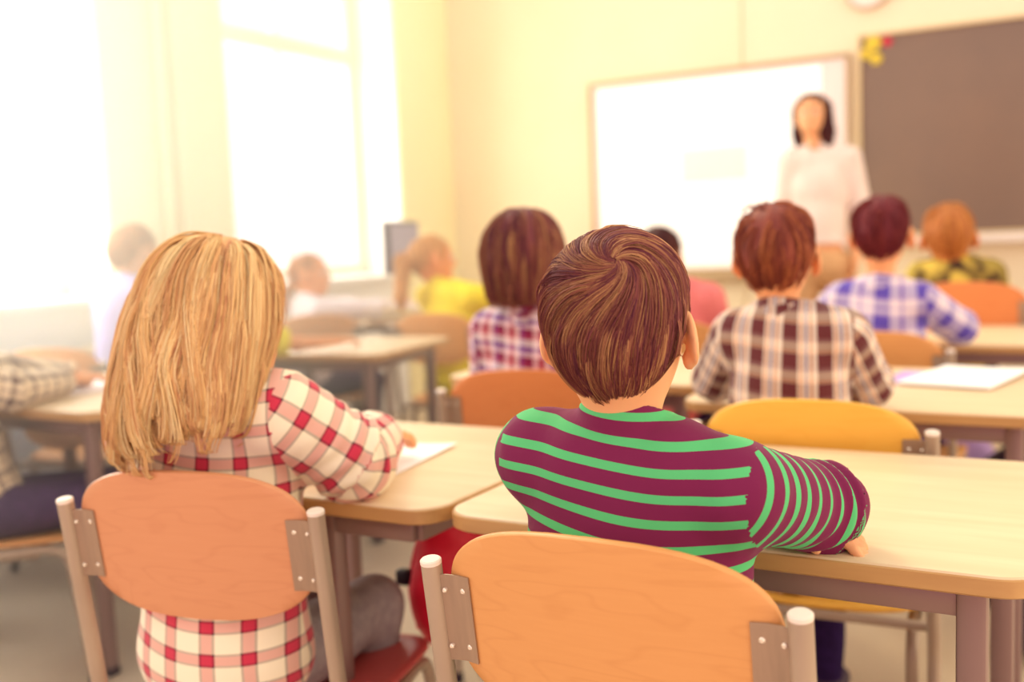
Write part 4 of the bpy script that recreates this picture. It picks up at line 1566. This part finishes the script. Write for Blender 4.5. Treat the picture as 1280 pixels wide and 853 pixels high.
sheet(-1.115, 1.42, 8, 0.22, 0.30, 'white paper under the forearm of the blonde girl in red plaid')
sheet(-0.36, 2.66, -6, 0.13, 0.22, 'purple folder showing left of the white papers in the second row', M['purple_paper'], name='paper_folder', cat='folder', th=0.003)
sheet(-0.255, 2.68, -12, 0.21, 0.34, 'white papers on the second row desk beside the boy in the brown checked shirt', z=0.7045, th=0.004)


def open_book(x, y, rz, label, w=0.20, d=0.27):
    o = tag(empty('open_notebook', (x, y, 0.7005), math.radians(rz)), label, 'notebook', 'open notebooks on the left desks')
    for s_ in (-1, 1):
        prof = [(s_ * 0.001, 0.004), (s_ * 0.02, 0.010), (s_ * 0.07, 0.009), (s_ * w, 0.005)]
        rings = []
        for px, pz in prof:
            rings.append([(px, -d / 2, 0.0015), (px, d / 2, 0.0015), (px, d / 2, pz), (px, -d / 2, pz)])
        MB().rings(rings).build('page_block', M['paper'], o, 40)
    MB().box(-w - 0.004, w + 0.004, -d / 2 - 0.004, d / 2 + 0.004, 0, 0.0013).build('cover', M['white_cloth'], o, 0)


open_book(-2.62, 1.98, -14, 'open notebook under the plaid sleeves at the left edge')
open_book(-3.2, 2.02, 12, 'open notebook on the window side desk at the left edge')
sheet(-2.72, 3.19, 14, 0.30, 0.22, 'pale sheet on the desk in front of the ponytailed girl in yellow')
sheet(-3.20, 4.38, 4, 0.34, 0.26, 'white sheets under the arms of the girl with the braid', th=0.006)
case = tag(empty('pencil_case', (-3.37, 4.62, 0.7005), math.radians(20)), 'small pink pencil case in front of the girl with the braid', 'pencil case')
cs = MB()
cs.rings([[(x, r * math.cos(a), 0.035 + r * 0.9 * math.sin(a)) for a in [2 * math.pi * k / 16 for k in range(16)]] for x, r in ((-0.105, 0.012), (-0.1, 0.03), (-0.06, 0.037), (0.06, 0.037), (0.1, 0.03), (0.105, 0.012))])
cs.build('pouch', M['case_pink'], case, 50)
MB().tube([(-0.095, 0, 0.068), (0, 0, 0.0695), (0.095, 0, 0.068)], 0.0025, 8).build('zipper', M['cap'], case, 50)

# red bag hung at the side of the striped boy's desk
bag = tag(empty('backpack', (-1.015, 1.54, 0.35), 0, 0.82), 'bright red backpack with a black buckle hanging under the desk between the two front chairs', 'bag')
rb = union([s_ell((0, 0, 0.15), (0.075, 0.13, 0.17)), s_ell((0.0, -0.04, 0.10), (0.08, 0.08, 0.10)), s_cap((0, -0.03, 0.27), (0.02, 0.05, 0.30), 0.035, 0.03)], 0.04)
V, Q = surfnet(lambda p: rb(p) - 0.004 * np.sin(p @ A(40, 33, 25) + 2 * np.sin(p[:, 2] * 22)), (-0.14, -0.2, -0.06), (0.14, 0.2, 0.37), 0.007)
np_mesh('bag_body', V, Q, M['red'], bag)
MB().tube(smooth_path([(-0.060, -0.06, 0.03), (-0.078, -0.06, 0.12), (-0.066, -0.04, 0.22), (-0.02, 0.0, 0.38)], 5), [0.009] * 16, 8).build('shoulder_strap', M['red'], bag, 50)
MB().box(-0.108, -0.074, -0.085, -0.055, 0.13, 0.165, bev=0.006).build('buckle', M['black'], bag, 40)

# bags on the floor, right side
def floor_bag(x, y, m1, label, s=1.0, strap=None):
    o = tag(empty('school_bag', (x, y, 0)), label, 'bag')
    b_ = union([s_ell((0, 0, 0.16 * s), (0.13 * s, 0.09 * s, 0.16 * s)), s_ell((0, -0.06 * s, 0.11 * s), (0.10 * s, 0.05 * s, 0.09 * s))], 0.03)
    V, Q = surfnet(lambda p: smax(b_(p) - 0.004 * np.sin(p @ A(30, 26, 22)), 0.004 - p[:, 2], 0.01), A(-0.18, -0.16, -0.02) * s, A(0.18, 0.14, 0.36) * s, 0.009)
    np_mesh('bag_body', V, Q, m1, o)
    MB().tube(smooth_path([(-0.05 * s, 0.02, 0.31 * s), (-0.03 * s, 0.02, 0.36 * s), (0.03 * s, 0.02, 0.36 * s), (0.05 * s, 0.02, 0.31 * s)], 5), 0.008, 8).build('handle', strap or M['black'], o, 50)


floor_bag(-0.10, 2.76, M['navy'], 'dark navy school bag under the right side of the second row desk', 0.9)
floor_bag(-0.20, 3.82, M['black'], 'black school bag on the floor under the third row desk')
floor_bag(-2.55, 3.3, M['navy'], 'dark school bag under the desk with the pale sheet near the ponytailed girl')
floor_bag(-2.95, 3.25, M['jeans_purple'], 'dusky purple school bag under the same desk, nearer the windows', 1.05)
floor_bag(-0.40, 3.98, M['purple_paper'], 'light purple school bag with a pale handle under the third row desk', 1.05, M['cap'])

# pale pouch under the left desk
ph = tag(empty('fabric_pouch', (-2.50, 1.82, 0.60)), 'pale beige pouch on the lap of the child at the left edge', 'pouch')
pb_ = union([s_ell((0, 0, 0), (0.10, 0.05, 0.05)), s_cap((-0.07, 0, 0.01), (0.07, 0, 0.01), 0.045, 0.045)], 0.03)
V, Q = surfnet(pb_, (-0.14, -0.09, -0.08), (0.14, 0.09, 0.08), 0.008)
np_mesh('pouch', V, Q, mat('pale_canvas', (226, 190, 160), 0.8), ph)
MB().tube([(-0.08, -0.035, 0.035), (0.08, -0.035, 0.035)], 0.003, 6).build('zipper', M['cap'], ph)

# added scattering box that imitates lens flare by the first window
hz_m = bpy.data.materials.new('flare_scatter')
hz_m.use_nodes = True
hn = hz_m.node_tree
hn.nodes.clear()
ho_ = hn.nodes.new('ShaderNodeOutputMaterial')
hv_ = hn.nodes.new('ShaderNodeVolumeScatter')
hv_.inputs['Color'].default_value = (1, 0.95, 0.80, 1)
hv_.inputs['Density'].default_value = 0.42
hv_.inputs['Anisotropy'].default_value = 0.35
hn.links.new(hv_.outputs[0], ho_.inputs['Volume'])
hz = MB().box(LX + 0.1, -1.9, 0.3, 3.3, 0.02, 2.9).build('flare_haze', hz_m, None, 0)
tag(hz, 'added bright scattering volume imitating lens flare before the first window', 'flare_haze', kind='stuff')

# computer monitor near the front window
mo = tag(empty('computer_monitor', (-3.27, 4.58, 0.665), math.radians(102)), 'dark computer monitor seen edge-on in front of the second window', 'monitor')
MB().box(-0.21, 0.21, -0.02, 0.02, 0.26, 0.54, bev=0.008).build('screen_housing', mat('monitor_grey', (62, 40, 62), 0.5), mo, 35)
MB().box(-0.195, 0.195, -0.0225, -0.0195, 0.28, 0.52).build('screen', mat('screen_glass', (150, 140, 170), 0.1), mo, 0)
MB().tube([(0, 0.02, 0.012), (0, 0.03, 0.20), (0, 0.015, 0.32)], [0.022, 0.018, 0.018]).build('stand_neck', M['black'], mo, 40)
MB().rings([[(r * 1.3 * math.cos(a), r * math.sin(a), z) for a in [2 * math.pi * k / 28 for k in range(28)]] for r, z in ((0.085, 0), (0.085, 0.008), (0.03, 0.016))]).build('stand_base', M['black'], mo, 40)
